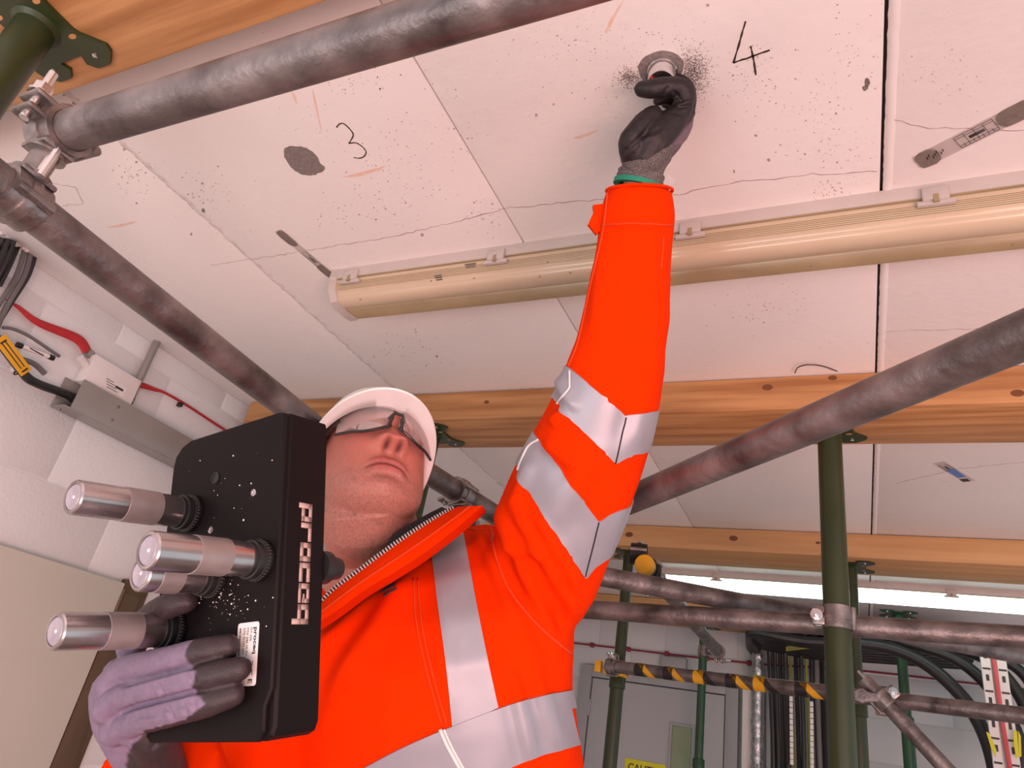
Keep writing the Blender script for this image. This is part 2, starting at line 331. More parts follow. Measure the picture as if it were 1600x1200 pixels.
# general small pits of the cast surface, one scattered mass on the ceiling
pits = []
clusters = [(610, 240, 60, 45), (640, 300, 60, 40), (1200, 150, 70, 60), (1180, 110, 35, 40), (1280, 180, 60, 70), (1310, 230, 50, 40), (1330, 90, 45, 60), (330, 300, 50, 30), (560, 130, 60, 25), (700, 200, 45, 50), (1000, 60, 90, 30), (860, 70, 90, 40), (560, 330, 60, 30), (210, 280, 30, 40), (640, 545, 70, 30), (1180, 480, 70, 30), (1300, 300, 50, 20), (1480, 120, 60, 50), (760, 330, 30, 30)]
for cx, cy, sx, sy in clusters:
    for k in range(70):
        px, py = random.gauss(cx, sx * 0.6), random.gauss(cy, sy * 0.6); r = abs(random.gauss(0, 0.55)) + 0.25
        pits.append(prism([(*cp(px + r * math.cos(t), py + r * math.sin(t)), ZC + 0.0002) for t in (0, 1.57, 3.14, 4.71)], (0, 0, -0.0004)))
o_ = obj('surface_pits', cat(*pits), M['crack'], ceil, kind='stuff', ang=None)

def block_wall(name, mortar_box, mats, axis, lo, hi, face, z0, cz, skip=None, off=0.0, sgn=1):
    wl = obj(name, box(*mortar_box), mats[1], kind='structure')
    L_, H_ = 0.450, 0.225; gap = 0.006; me = None
    g = box((-L_ / 2 + gap / 2, -0.05, -H_ / 2 + gap / 2), (L_ / 2 - gap / 2, 0.003, H_ / 2 - gap / 2), 0.003)
    base = origin(wl); r = 0
    z = z0
    while z < ZC - 0.01:
        s = lo + off + (L_ / 2 if r % 2 else 0) - L_
        while s < hi:
            a, b = max(s, lo), min(s + L_, hi); zt = min(z + H_, ZC)
            if b - a > 0.05 and zt - z > 0.03 and not (skip and skip(a, b, z, zt)):
                full = abs(b - a - L_) < 1e-6 and abs(zt - z - H_) < 1e-6
                if full:
                    if me is None: me = mesh_of('block', g, mats[0])
                    m_ = me
                else: m_ = mesh_of('block', box((-(b - a) / 2 + gap / 2, -0.05, -(zt - z) / 2 + gap / 2), ((b - a) / 2 - gap / 2, 0.003, (zt - z) / 2 - gap / 2), 0.003), mats[0])
                c = (a + b) / 2
                loc = Vector((face, c, (z + zt) / 2)) if axis == 'y' else Vector((c, face, (z + zt) / 2))
                inst('block', m_, loc - base, wl, (0, 0, -math.pi / 2 if axis == 'y' else math.pi))
            s += L_
        z += H_; r += 1
    return wl
# courses: joints seen at z = 1.98, 2.205, 2.43 ; upright joints at y = 0.93 / 1.383 in the upper course and 1.14 below
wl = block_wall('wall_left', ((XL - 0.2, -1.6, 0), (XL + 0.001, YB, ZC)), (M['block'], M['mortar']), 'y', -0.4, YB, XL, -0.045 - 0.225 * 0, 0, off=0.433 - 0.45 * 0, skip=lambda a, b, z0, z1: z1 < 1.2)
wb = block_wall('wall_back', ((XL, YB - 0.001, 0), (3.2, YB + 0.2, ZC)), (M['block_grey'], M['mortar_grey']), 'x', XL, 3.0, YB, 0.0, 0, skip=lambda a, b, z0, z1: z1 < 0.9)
# ------------------------------------------------------------------ doors
d2 = obj('door_1', box((XL + 0.006, -0.2, 0.0), (XL + 0.034, 1.497, 1.786), 0.004), M['cream'], kind='structure')
d2['label'] = 'plain cream door set in the block wall at lower left'
obj('frame_post', box((XL + 0.001, 1.503, 0.0), (XL + 0.028, 1.575, 1.80), 0.003), M['brown'], d2)
obj('frame_stop', box((XL + 0.001, 1.577, 0.0), (XL + 0.016, 1.60, 1.80), 0.002), M['brown'], d2)
obj('hinge', cat(box((XL + 0.028, 1.508, 1.70), (XL + 0.032, 1.565, 1.76)), cyl((XL + 0.034, 1.50, 1.69), (XL + 0.034, 1.50, 1.77), 0.005, 10)), M['brown'], d2)
x0, x1, zt = -1.57, -0.72, 2.035
d1 = obj('door_2', box((x0 + 0.006, YB - 0.045, 0.005), (x1 - 0.006, YB - 0.008, zt - 0.006), 0.003), M['door'], kind='structure')
d1['label'] = 'grey single door with narrow glazed strip in the back wall'
for a, b in (((x0 - 0.075, YB - 0.06, 0), (x0, YB - 0.003, zt + 0.07)), ((x1, YB - 0.06, 0), (x1 + 0.075, YB - 0.003, zt + 0.07)), ((x0, YB - 0.06, zt), (x1, YB - 0.003, zt + 0.07))):
    obj('frame_post' if b[2] - a[2] > 1 else 'frame_head', box(a, b, 0.004), M['frame'], d1)
pa = P(1051, 1133, y=YB - 0.05); pb = P(1079, 1200, y=YB - 0.05)
vp = obj('vision_pane', box((pa.x, YB - 0.052, 1.0), (pb.x, YB - 0.044, pa.z), 0.002), M['pane'], d1)
for a, b in (((pa.x - 0.014, YB - 0.058, 1.0), (pa.x, YB - 0.044, pa.z + 0.014)), ((pb.x, YB - 0.058, 1.0), (pb.x + 0.014, YB - 0.044, pa.z + 0.014)), ((pa.x, YB - 0.058, pa.z), (pb.x, YB - 0.044, pa.z + 0.014))):
    obj('pane_bead', box(a, b), M['frame'], d1)
for zz in (1.85, 1.0): obj('hinge', cyl((x0 + 0.003, YB - 0.05, zz - 0.05), (x0 + 0.003, YB - 0.05, zz + 0.05), 0.008, 10), M['frame'], d1)
def text_geo(s, size, bold=0.0):
    c = bpy.data.curves.new('txt', 'FONT'); c.body = s; c.size = size; c.resolution_u = 3; c.offset = bold; c.extrude = 0.0
    o = bpy.data.objects.new('txt', c); COL.objects.link(o); dg = bpy.context.evaluated_depsgraph_get()
    me = o.evaluated_get(dg).to_mesh(); V = [v.co.copy() for v in me.vertices]; Fc = [tuple(p.vertices) for p in me.polygons]
    o.evaluated_get(dg).to_mesh_clear(); bpy.data.objects.remove(o); bpy.data.curves.remove(c)
    return V, Fc
def place(g, o, ex, ey):
    o = Vector(o); ex = Vector(ex); ey = Vector(ey); return [o + ex * v[0] + ey * v[1] for v in g[0]], g[1]
# yellow caution sign on the door
sa = P(977, 1184, y=YB - 0.05); sb = P(1040, 1195, y=YB - 0.05)
sg = obj('caution_sign', box((sa.x, YB - 0.052, sa.z - 0.30), (sb.x, YB - 0.0455, sa.z), 0.001), M['lime'], label='yellow CAUTION sign fixed on the grey door', cat='sign')
obj('lettering', place(text_geo('CAUTION', 0.055, 0.001), (sa.x + 0.02, YB - 0.0526, sa.z - 0.062), (1, 0, 0), (0, 0, 1)), M['print'], sg, ang=None)
# grey fire-exit style box above the door
ba = P(1033, 1024, y=YB - 0.05); bb = P(1072, 1046, y=YB - 0.05)
bx = thing('wall_box', ((ba.x + bb.x) / 2, YB, bb.z), 'small dark grey box on the back wall above the door', 'box')
obj('casing', box((ba.x, YB - 0.06, bb.z), (bb.x, YB - 0.006, ba.z), 0.008), M['frame'], bx)
obj('cover_ribs', cat(*[box((ba.x + 0.04 + 0.022 * k, YB - 0.063, bb.z + 0.03), (ba.x + 0.05 + 0.022 * k, YB - 0.059, ba.z - 0.03)) for k in range(4)]), M['door'], bx)
# red cable clipped along the back wall
rc = thing('red_cable', (-0.9, YB, 2.24), 'thin red cable clipped along the back wall above the grey door', 'cable')
ra = P(925, 1008, y=YB - 0.02); rb = P(1170, 1036, y=YB - 0.02); re = P(1600, 1080, y=YB - 0.02)
pth = [ra + (ra - rb) * 0.8, ra, rb, P(1345, 1048, y=YB - 0.02), re + (re - rb) * 0.3]
obj('cable_run', tube(smooth_path(pth, 6), 0.0052, 8), M['dark_red'], rc)
for k in range(5):
    q = ra.lerp(rb, k / 4); obj('clip', box((q.x - 0.012, YB - 0.03, q.z - 0.014), (q.x + 0.012, YB - 0.004, q.z + 0.014), 0.003), M['dark_red'], rc)

# ------------------------------------------------------------------ timber bearers
def beam(y0, y1, xa, xb, zb, m, label, knots=()):
    t = thing('timber_bearer', ((xa + xb) / 2, (y0 + y1) / 2, zb), label, 'timber beam', 'timber bearers under the ceiling')
    obj('plank', box((xa, y0, zb), (xb, y1, ZC - 0.003), 0.004), m, t)
    for (x, z, s) in knots:
        obj('knot', xf(lathe((0, 0, 0), (0, -1, 0), [(-0.001, s), (0.0008, s * 0.95), (0.001, s * 0.3)], 14), Matrix.Translation((x, y0, z)) @ Matrix.Diagonal((1.5, 1, 1, 1))), M['knot'], t)
    return t
beam(0.187, 0.407, -1.75, 0.9, 2.40, M['wood'], 'orange pine beam at top left, nearest the camera')
kx = lambda px, py, y: (lambda q: (q.x, q.z))(P(px, py, y=y))
beam(1.685, 1.905, -1.963, 2.3, 2.403, M['wood'], 'orange pine beam across the middle, behind the raised arm', [(*kx(1199, 605, 1.684), 0.009), (*kx(1301, 590, 1.684), 0.007), (*kx(1405, 630, 1.684), 0.006), (*kx(1590, 614, 1.684), 0.009), (*kx(760, 628, 1.684), 0.006)])
beam(2.96, 3.21, -1.6, 2.3, 2.403, M['wood_pale'], 'pale pine beam in front of the lit far lamp', [(*kx(1146, 841, 2.959), 0.012), (*kx(1278, 848, 2.959), 0.006), (*kx(983, 835, 2.959), 0.012)])
beam(4.40, 4.62, -1.9, -0.58, 2.38, M['wood_pale'], 'farthest short pine beam, near the back wall')

# ------------------------------------------------------------------ scaffold tubes
TR = 0.02415
def stube(a, b, label, endcap=True, m='galv', r=TR):
    a = Vector(a); b = Vector(b); d = (b - a).normalized()
    t = thing('scaffold_tube', a, label, 'scaffold tube', 'galvanised scaffold tubes')
    n = max(2, int((b - a).length / 0.05))
    obj('barrel', tube([a.lerp(b, i / n) for i in range(n + 1)], r, 28), M[m], t, ang=50)
    for e, s in ((a, -1), (b, 1)):
        obj('end_rim', hollow(e + d * s * -0.004, e + d * s * 0.0015, r * 1.005, r * 0.82), M['cast'], t)
    return t
X = Vector((1, 0, 0)); Y = Vector((0, 1, 0)); Z = Vector((0, 0, 1))
T1a = Vector((-0.872, 0.3125, 2.112)); T1b = Vector((0.75, 0.3125, 2.103))
stube(T1a, T1b, 'thick near scaffold tube running across the top under the pine beam')
T2a = PD(-20, 281, 0.80); T2b = PD(600, 752, 1.62)
# fit: passes (-0.862,0.379,2.012) and (-0.905,0.811,2.02)
T2a = Vector((-0.848, 0.245, 2.010)); T2b = Vector((-0.935, 1.12, 2.026))
stube(T2a, T2b, 'scaffold tube at left running back from the corner clamp to behind the hard hat')
T3a = P(940, 800, z=1.96); T3b = P(1700, 482, z=1.985); T3b = T3b + (T3b - T3a).normalized() * 0.5
stube(T3a, T3b, 'bare scaffold tube slanting up to the right edge, right of the raised arm')
T4a = P(850, 948, y=1.85); T4b = P(1700, 1002, y=1.85)
stube(T4a, T4b, 'level scaffold tube clamped behind the large green prop')
T5a = PD(900, 893, 1.72); T5b = PD(1680, 1040, 2.05)
stube(T5a, T5b, 'scaffold tube crossing behind the level tube, sloping down to the right')
T6a = P(962, 1042, y=3.0); T6b = P(1680, 1128, y=2.62)
t6 = stube(T6a, T6b, 'lower guard rail tube wrapped with black and yellow hazard tape')
T7a = P(1350, 1062, y=2.70); T7b = P(1560, 1290, y=2.70)
stube(T7a, T7b, 'diagonal brace tube running down to the right from the rail clamp')
T9a = P(600, 697, z=2.04); T9b = P(860, 858, z=2.04)
stube(T9a, T9b, 'short stretch of scaffold tube between hard hat and raised sleeve')
T10a = PD(1007, 882, 1.95); T10b = PD(1123, 1019, 3.35)
stube(T10a, T10b, 'scaffold tube with yellow end cap, running back towards the grey door')
dd = (T10a - T10b).normalized()
obj('end_cap', lathe(T10a - dd * 0.02, dd, [(0, TR + 0.003), (0.024, TR + 0.003), (0.028, TR), (0.03, TR * 0.5), (0.0302, 0.0005)]), M['yellow'], label='round yellow plastic cap on a scaffold tube end below the pale beam', cat='end cap')
# hazard tape: slanting stripes wrapped on the guard rail
d6 = (T6b - T6a).normalized(); u6, v6 = frame(d6)
def on6(px, py):
    best = min(range(400), key=lambda i: abs(PJ(T6a.lerp(T6b, i / 400))[0] - px)); return (T6b - T6a).length * best / 400
def wrapband(s0, s1, sk, m, nm):
    n = 28; rr = TR + 0.0008; rings = []
    for k in range(9):
        t = k / 8; ring = []
        for j in range(n):
            a = 6.2831853 * j / n; nd = u6 * math.cos(a) + v6 * math.sin(a)
            ring.append(T6a + d6 * (s0 + (s1 - s0) * t - sk * nd.z) + nd * rr)
        rings.append(ring)
    return obj(nm, loft(rings, False), M[m], t6)
for px, order in ((1005, 'bY'), (1050, 'Bk'), (1097, 'Yb'), (1148, 'Bk'), (1192, 'Yb'), (1258, 'Bk')):
    s = on6(px, 0); wd = 0.058
    first, second = ('black', 'yellow') if order[0] in 'bB' else ('yellow', 'black')
    wrapband(s - wd * 0.5, s + 0.012, 0.0, first, 'hazard_stripe')
    # triangular colour change: the second colour starts on a slant
    wrapband(s + 0.004, s + wd * 0.62, 0.028 if first == 'black' else 0.028, second, 'hazard_stripe')

# ------------------------------------------------------------------ couplers
def hexnut(c, ax, r, h): return lathe(Vector(c) - Vector(ax).normalized() * h / 2, ax, [(0, r), (h, r)], 6)
def coupler(p1, e1, p2, e2, label, s1=None, s2=None, capm=None, wd=0.046, flip=1, bm='cast'):
    """two forged half-clamps joined by a swivel: ring 1 round tube (p1,e1), ring 2 round tube (p2,e2)"""
    p1 = Vector(p1); p2 = Vector(p2); e1 = Vector(e1).normalized(); e2 = Vector(e2).normalized()
    t = thing('scaffold_coupler', p1, label, 'clamp', 'forged scaffold couplers')
    lk = (p2 - p1); ln = lk.length; lk.normalize()
    for p, e, s in ((p1, e1, 1), (p2, e2, -1)):
        inward = lk * s
        side = e.cross(inward).normalized() * flip; inward = side.cross(e).normalized() * flip
        if inward.dot(lk * s) < 0: inward = -inward
        g = hollow(p - e * wd / 2, p + e * wd / 2, TR + 0.007, TR + 0.0006)
        g = cat(g, hollow(p - e * 0.006, p + e * 0.006, TR + 0.0095, TR + 0.004))
        obj('clamp_band', g, M[bm], t)
        # lugs and the T-bolt on one side, hinge on the other
        hb = p + side * (TR + 0.013) - inward * 0.004
        m4 = Matrix((( *e, 0), (*side, 0), (*inward, 0), (0, 0, 0, 1))).transposed()
        for q in (-0.012, 0.010):
            obj('lug', xf(box((-wd * 0.42, -0.014, q - 0.004), (wd * 0.42, 0.014, q + 0.004), 0.0035), Matrix.Translation(hb) @ m4), M['cast'], t)
        bo = obj('bolt', cyl(hb + side * 0.003 - inward * 0.055, hb + side * 0.003 + inward * 0.02, 0.0055, 12), M['steel'], t)
        obj('nut', hexnut(hb + side * 0.003 - inward * 0.026, inward, 0.0105, 0.013), M['steel'], bo)
        obj('washer', lathe(hb + side * 0.003 - inward * 0.020, inward, [(0, 0.013), (0.003, 0.013)]), M['steel'], bo)
        hp = p - side * (TR + 0.009)
        obj('hinge_pin', cyl(hp - e * wd * 0.5, hp + e * wd * 0.5, 0.0065, 12), M['cast'], t)
    c = (p1 + p2) / 2; hl = max(0.004, ln / 2 - TR - 0.004)
    obj('swivel_saddle', lathe(c - lk * hl, lk, [(0, 0.022), (hl * 0.35, 0.022), (hl * 0.4, 0.015), (hl * 1.6, 0.015), (hl * 1.65, 0.022), (hl * 2, 0.022)]), M['cast'], t)
    for p, e, s in ((p1, e1, 1), (p2, e2, -1)):
        sd_ = e.cross(lk).normalized(); b_ = p + lk * s * (TR + 0.006); m4 = Matrix(((*e, 0), (*sd_, 0), (*e.cross(sd_), 0), (0, 0, 0, 1))).transposed()
        obj('saddle_plate', xf(box((-wd * 0.5, -0.02, -0.004), (wd * 0.5, 0.02, 0.004), 0.003), Matrix.Translation(b_) @ m4), M['cast'], t)
    obj('rivet', lathe(c + e1 * 0.018 - lk * hl * 0.9, lk, [(0, 0.006), (hl * 1.8, 0.006)], 10), M['steel'], t)
    if capm:
        obj('plastic_cover', cat(hollow(p1 - e1 * 0.03, p1 + e1 * 0.03, TR + 0.013, TR + 0.010), box(p1 + lk * 0.045 - Vector((0.045, 0.02, 0.03)), p1 + lk * 0.045 + Vector((0.04, 0.02, 0.03)), 0.006)), M[capm], t)
        obj('plastic_cover', box(p1 + lk * 0.05 + Vector((-0.085, -0.016, -0.026)), p1 + lk * 0.05 + Vector((-0.058, 0.016, 0.02)), 0.004), M[capm], t)
        obj('plastic_cover', box(p1 + lk * 0.06 + Vector((0.042, -0.03, -0.02)), p1 + lk * 0.06 + Vector((0.062, 0.012, 0.022)), 0.004), M[capm], t)
    return t
def nearest(a, b, q):
    a = Vector(a); d = (Vector(b) - a).normalized(); return a + d * (Vector(q) - a).dot(d), d
c1, e1 = nearest(T1a, T1b, (-0.845, 0.3125, 2.11)); c2, e2 = nearest(T2a, T2b, (-0.855, 0.3125, 2.01))
coupler(c1, e1, c2, e2, 'large forged clamp joining the two near scaffold tubes at left edge', flip=-1)
# ------------------------------------------------------------------ adjustable props
def plate_poly(hx=0.088, hy=0.086):
    q = [(0.030, -1), (0.0, 0)]
    corner = [(0.026, 0.060), (0.020, 0.074), (0.034, 0.086), (0.062, 0.086), (0.084, 0.070), (0.088, 0.058), (0.060, 0.030), (0.056, 0.022)]
    pts = corner + [(x, -y) for x, y in corner[::-1]]
    pts = pts + [(-x, -y) for x, y in pts]
    return pts
HEAD = {}
def prop_post(x, y, ztop, label, m='green', ri=0.024, ro=0.0285, zs=1.95, big=True):
    t = thing('steel_prop', (x, y, 0), label, 'steel prop', 'green adjustable props')
    obj('inner_tube', tube([(x, y, zs - 0.05), (x, y, (zs + ztop) / 2), (x, y, ztop - 0.006)], ri, 28), M[m], t, ang=50)
    obj('outer_tube', tube([(x, y, 0.008), (x, y, zs)], ro, 28), M[m], t, ang=50)
    obj('collar_nut', lathe((x, y, zs - 0.05), (0, 0, 1), [(0, ro + 0.002), (0.004, ro + 0.005), (0.045, ro + 0.005), (0.05, ro + 0.002)], 20), M[m], t)
    hp = obj('head_plate', prism([(x + a, y + b, ztop - 0.006) for a, b in plate_poly()], (0, 0, 0.006)), M[m], t, ang=30)
    obj('weld', lathe((x, y, ztop - 0.012), (0, 0, 1), [(0, ri), (0.006, ri + 0.007)], 24), M[m], hp)
    for a, b in ((0.052, 0.066), (-0.052, 0.066), (0.052, -0.066), (-0.052, -0.066)):
        obj('screw', cat(lathe((x + a, y + b, ztop - 0.0085), (0, 0, 1), [(0, 0.0022), (0.001, 0.0042), (0.003, 0.0045)], 12), box((x + a - 0.004, y + b - 0.0006, ztop - 0.0092), (x + a + 0.004, y + b + 0.0006, ztop - 0.0083))), M['steel'], hp)
    if big:
        for a, b in ((0.046, 0.030), (-0.046, 0.030), (0.046, -0.030), (-0.046, -0.030)):
            obj('nail_hole', xf(lathe((0, 0, 0), (0, 0, 1), [(0, 0.005), (0.0006, 0.005)], 14), Matrix.Translation((x + a, y + b, ztop - 0.0066)) @ Matrix.Diagonal((1.5, 0.8, 1, 1))), M['wood'], hp)
    obj('base_plate', box((x - 0.07, y - 0.07, 0.0), (x + 0.07, y + 0.07, 0.008), 0.002), M[m], t)
    return t
prop_post(-1.09, 0.300, 2.40, 'nearest green prop at top left corner with broad head plate', ri=0.0285, ro=0.031)
PM = P(1307, 950, y=1.795)
prop_post(PM.x, 1.795, 2.403, 'large dark green prop standing right of the raised arm', ri=0.0285, ro=0.0292, zs=1.0)
q = P(687, 690, z=2.40); prop_post(q.x, 1.795, 2.403, 'green prop partly hidden behind the white hard hat', ri=0.026)
q = P(967, 1040, y=3.085); PLx = q.x
prop_post(PLx, 3.085, 2.403, 'dark green prop holding the yellow coupler, left of the grey door glazing', zs=1.88)
q = P(1337, 1050, y=3.085); prop_post(q.x, 3.085, 2.403, 'slim dark green prop just behind the large prop', zs=1.9)
q = P(1096, 1080, y=4.51); PMx = q.x
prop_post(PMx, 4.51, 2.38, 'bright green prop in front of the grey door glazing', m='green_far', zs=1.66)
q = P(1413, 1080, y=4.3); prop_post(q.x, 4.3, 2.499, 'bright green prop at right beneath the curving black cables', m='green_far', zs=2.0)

# remaining couplers
pm_ = Vector((PM.x, 1.795, 0)); c4, e4 = nearest(T4a, T4b, P(1310, 958, y=1.85))
coupler((PM.x, 1.795, c4.z + 0.005), Z, c4, e4, 'forged clamp round the large green prop', wd=0.05)
c9, e9 = nearest(T9a, T9b, P(714, 770, z=2.04))
coupler(c9, e9, c9 + Vector((0.02, 0.0, -0.062)), e9.cross(Z), 'forged clamp on the tube behind the hard hat')
c6, e6 = nearest(T6a, T6b, (PLx, 3.0, 1.94))
coupler((PLx, 3.085, c6.z), Z, c6, e6, 'yellow covered clamp joining hazard rail to dark green prop', capm='yellow')
c7, e7 = nearest(T6a, T6b, P(1377, 1090, y=2.75)); c7b, e7b = nearest(T7a, T7b, P(1382, 1098, y=2.70))
coupler(c7, e7, c7b + Vector((0, 0.0, 0)) if (c7 - c7b).length > 0.05 else c7 + Vector((0.005, -0.055, -0.01)), e7b, 'forged clamp joining the rail and the diagonal brace')
coupler(T10a + (T10b - T10a).normalized() * 0.07, dd, T10a + (T10b - T10a).normalized() * 0.07 + Vector((-0.035, 0.0, 0.045)), X + Y * 0.2, 'dark clamp beside the round yellow end cap', bm='black')
coupler(T10b - (T10b - T10a).normalized() * 0.03, dd, T10b + Vector((-0.07, 0.03, 0)), Z, 'forged clamp at the far end of the capped tube')
obj('tie_rod', tube([P(1341, 1049, y=2.9), P(1372, 1083, y=2.85)], 0.005, 10), M['steel'], label='thin bright steel rod above the rail clamp', cat='rod')
hk = obj('swivel_lug', prism([P(a, b, y=2.66) for a, b in ((1335, 1080), (1341, 1077), (1349, 1076), (1356, 1081), (1372, 1084), (1372, 1096), (1354, 1096), (1346, 1098), (1336, 1094))], (0, 0.03, 0)), M['cast'], label='flat forged lug on the rail beside the rail clamp', cat='lug')

# ------------------------------------------------------------------ strip lights
def lamp(x0, x1, yc, label, lit=False, clips=()):
    t = thing('strip_light', ((x0 + x1) / 2, yc, ZC - 0.1), label, 'strip light')
    hw = 0.058
    base = [(-hw, 0), (-hw, -0.022), (-hw + 0.004, -0.028), (hw - 0.004, -0.028), (hw, -0.022), (hw, 0)]
    obj('housing', prism([(x0, yc + a, ZC + b) for a, b in base], (x1 - x0, 0, 0)), M['lamp_base'], t)
    # diffuser: flat near flank, rounded belly, ribbed far flank
    prof = []
    flank = [(-0.054, -0.0285), (-0.0535, -0.034), (-0.050, -0.046), (-0.0455, -0.0555), (-0.0445, -0.0560), (-0.038, -0.062), (-0.0372, -0.0634)]
    belly = [(-0.012 + 0.0245 * math.sin(t_), -0.0640 - 0.0150 * math.cos(t_)) for t_ in [(-1.45 + 2.0 * i / 12) for i in range(13)]] + [(0.004, -0.0760)]
    rib = []
    for k in range(10):
        a = k / 9; rib += [(0.0045 + 0.046 * a, -0.0762 + 0.004 * a), (0.0065 + 0.046 * a, -0.0790 + 0.006 * a), (0.0088 + 0.046 * a, -0.0758 + 0.004 * a)]
    body = flank + belly + [(0.004, -0.0285)]
    d = obj('diffuser', prism([(x0 + 0.018, yc + a, ZC + b) for a, b in body], (x1 - x0 - 0.036, 0, 0)), M['lamp_lit'] if lit else M['lamp_diff'], t, ang=22)
    obj('ribbed_flank', prism([(x0 + 0.018, yc + a, ZC + b) for a, b in [(0.0042, -0.0285)] + rib + [(0.0565, -0.06), (0.0545, -0.0285)]], (x1 - x0 - 0.036, 0, 0)), M['lamp_lit'] if lit else M['lamp_rib'], t, ang=20)
    obj('gap_line', box((x0 + 0.02, yc - 0.0578, ZC - 0.0315), (x1 - 0.02, yc - 0.050, ZC - 0.0288)), M['lamp_rib'], d)
    fl_ = lambda z: float(np.interp(-z, [0.0285, 0.034, 0.046, 0.0555, 0.062], [-0.054, -0.0535, -0.050, -0.0455, -0.038]))
    for k in range(6):
        b_ = -0.0400 - 0.0030 * k
        obj('rib', box((x0 + 0.02, yc + fl_(b_) - 0.0009, ZC + b_ - 0.0004), (x1 - 0.02, yc + fl_(b_) + 0.003, ZC + b_ + 0.0004)), M['lamp_rib'] if not lit else M['lamp_base'], d)
    full = base[:3] + [(-0.054, -0.036), (-0.048, -0.056), (-0.038, -0.066), (-0.030, -0.076), (-0.01, -0.081), (0.030, -0.080), (0.052, -0.076), (0.057, -0.06), (0.056, -0.034)] + base[3:]
    for xa, xb in ((x0 - 0.004, x0 + 0.018), (x1 - 0.018, x1 + 0.004)):
        obj('end_cap', prism([(xa, yc + a * 1.02, ZC + min(0, b * 1.02)) for a, b in full], (xb - xa, 0, 0)), M['lamp_base'], t, ang=25)
    for cx in clips:
        c = obj('clip', cat(box((cx - 0.02, yc - hw - 0.007, ZC - 0.040), (cx + 0.02, yc - hw + 0.003, ZC - 0.012), 0.003), box((cx - 0.028, yc - hw - 0.003, ZC - 0.047), (cx + 0.028, yc - hw + 0.006, ZC - 0.038), 0.002)), M['lamp_base'], t)
        obj('clip_slot', box((cx - 0.004, yc - hw - 0.0078, ZC - 0.046), (cx + 0.004, yc - hw - 0.004, ZC - 0.03)), M['lamp_rib'], c)
    return t
nl = lamp(-1.112, 0.70, 1.108, 'unlit cream strip light fixed across the near ceiling', clips=[P(775, 400, y=1.048).x, P(1079, 352, y=1.048).x, P(1461, 300, y=1.048).x, -1.05])
# dust and vents on the near diffuser
for px, py, s, b0_ in ((735, 418, 0.014, -0.036), (680, 443, 0.010, -0.052)):
    q = P(px, py, y=1.058)
    obj('vent_mark', cat(*[box((q.x - s + 0.002 * k, 1.108 + float(np.interp(-(b0_ - 0.0035 * k), [0.0285, 0.034, 0.046, 0.0555, 0.062], [-0.054, -0.0535, -0.050, -0.0455, -0.038])) - 0.0012, ZC + b0_ - 0.0035 * k - 0.0008), (q.x + s, 1.108 - 0.036, ZC + b0_ - 0.0035 * k + 0.0008)) for k in range(3)]), M['print'], nl)
for px, py in ((672, 437), (738, 431), (839, 425), (887, 419), (856, 410), (557, 462), (1266, 407), (1585, 372)):
    q = P(px, py, y=1.062); obj('speck', ellipsoid((q.x, 1.108 + float(np.interp(ZC - q.z, [0.0285, 0.034, 0.046, 0.0555, 0.062, 0.075], [-0.054, -0.0535, -0.050, -0.0455, -0.038, -0.03])), q.z), (0.0022, 0.0015, 0.0018), None, 8, 6), M['putty'], nl)
lamp(-0.895, 0.95, 3.74, 'glowing strip light on the far ceiling behind the pale beam', lit=True, clips=[-0.62, -0.1, 0.4])

# ------------------------------------------------------------------ crack gauges stuck to the ceiling
def gauge(pa, pb, wpx, label, printed, dabs, fullb=False):
    a = Vector((*cp(*pa), ZC)); b = Vector((*cp(*pb), ZC)); d = (b - a).normalized(); s = d.cross(Z); L_ = (b - a).length; w_ = wpx
    t = thing('crack_gauge', a.lerp(b, 0.5), label, 'crack gauge')
    obj('clear_plate', prism([a + s * w_ / 2 - Z * 0.0016, b + s * w_ / 2 - Z * 0.0016, b - s * w_ / 2 - Z * 0.0016, a - s * w_ / 2 - Z * 0.0016], Z * 0.0014), M['clear_tape'], t)
    for u0, u1 in dabs:
        c0 = a.lerp(b, u0); c1_ = a.lerp(b, u1); pts = []
        h_ = (c1_ - c0).length / 2; c = (c0 + c1_) / 2
        for k in range(18):
            an = 6.2831853 * k / 18; cx = math.copysign(abs(math.cos(an)) ** 0.6, math.cos(an)); sy = math.copysign(abs(math.sin(an)) ** 0.6, math.sin(an))
            pts.append(c + d * cx * h_ * random.uniform(0.93, 1.05) + s * sy * w_ * 0.5 * random.uniform(0.95, 1.08))
        obj('putty_dab', prism([p + Z * 0.0002 for p in pts], -Z * 0.004), M['putty'], t, ang=50)
    if printed:
        u0, u1 = printed; g = ([], [])
        c0 = a.lerp(b, u0); LL = L_ * (u1 - u0)
        def bar(x0, x1, y0, y1): return prism([c0 + d * LL * x + s * w_ * y - Z * 0.0019 for x, y in ((x0, y0), (x1, y0), (x1, y1), (x0, y1))], Z * 0.0002)
        for k in range(9): g = cat(g, bar(k / 8.0 - 0.006, k / 8.0 + 0.006, -0.4, -0.16 if k % 2 else 0.4))
        for y in (-0.4, -0.25, 0.25, 0.4): g = cat(g, bar(0, 1, y - 0.012, y + 0.012))
        g = cat(g, bar(0.32, 0.72, -0.08, 0.10))
        obj('printed_scale', g, M['print'], t, ang=None)
    return t, a, d, s, L_
gauge((435, 360), (520, 432), 0.022, 'small crack gauge by the left end of the unlit light', (0.45, 0.75), [(0.0, 0.3), (0.72, 1.0)])
g2, a2, d2_, s2, L2 = gauge((1434, 254), (1620, 160), 0.034, 'long clear crack gauge on the ceiling at upper right edge', (0.36, 0.68), [(0.0, 0.19), (0.70, 1.03)])
scr = ([], [])
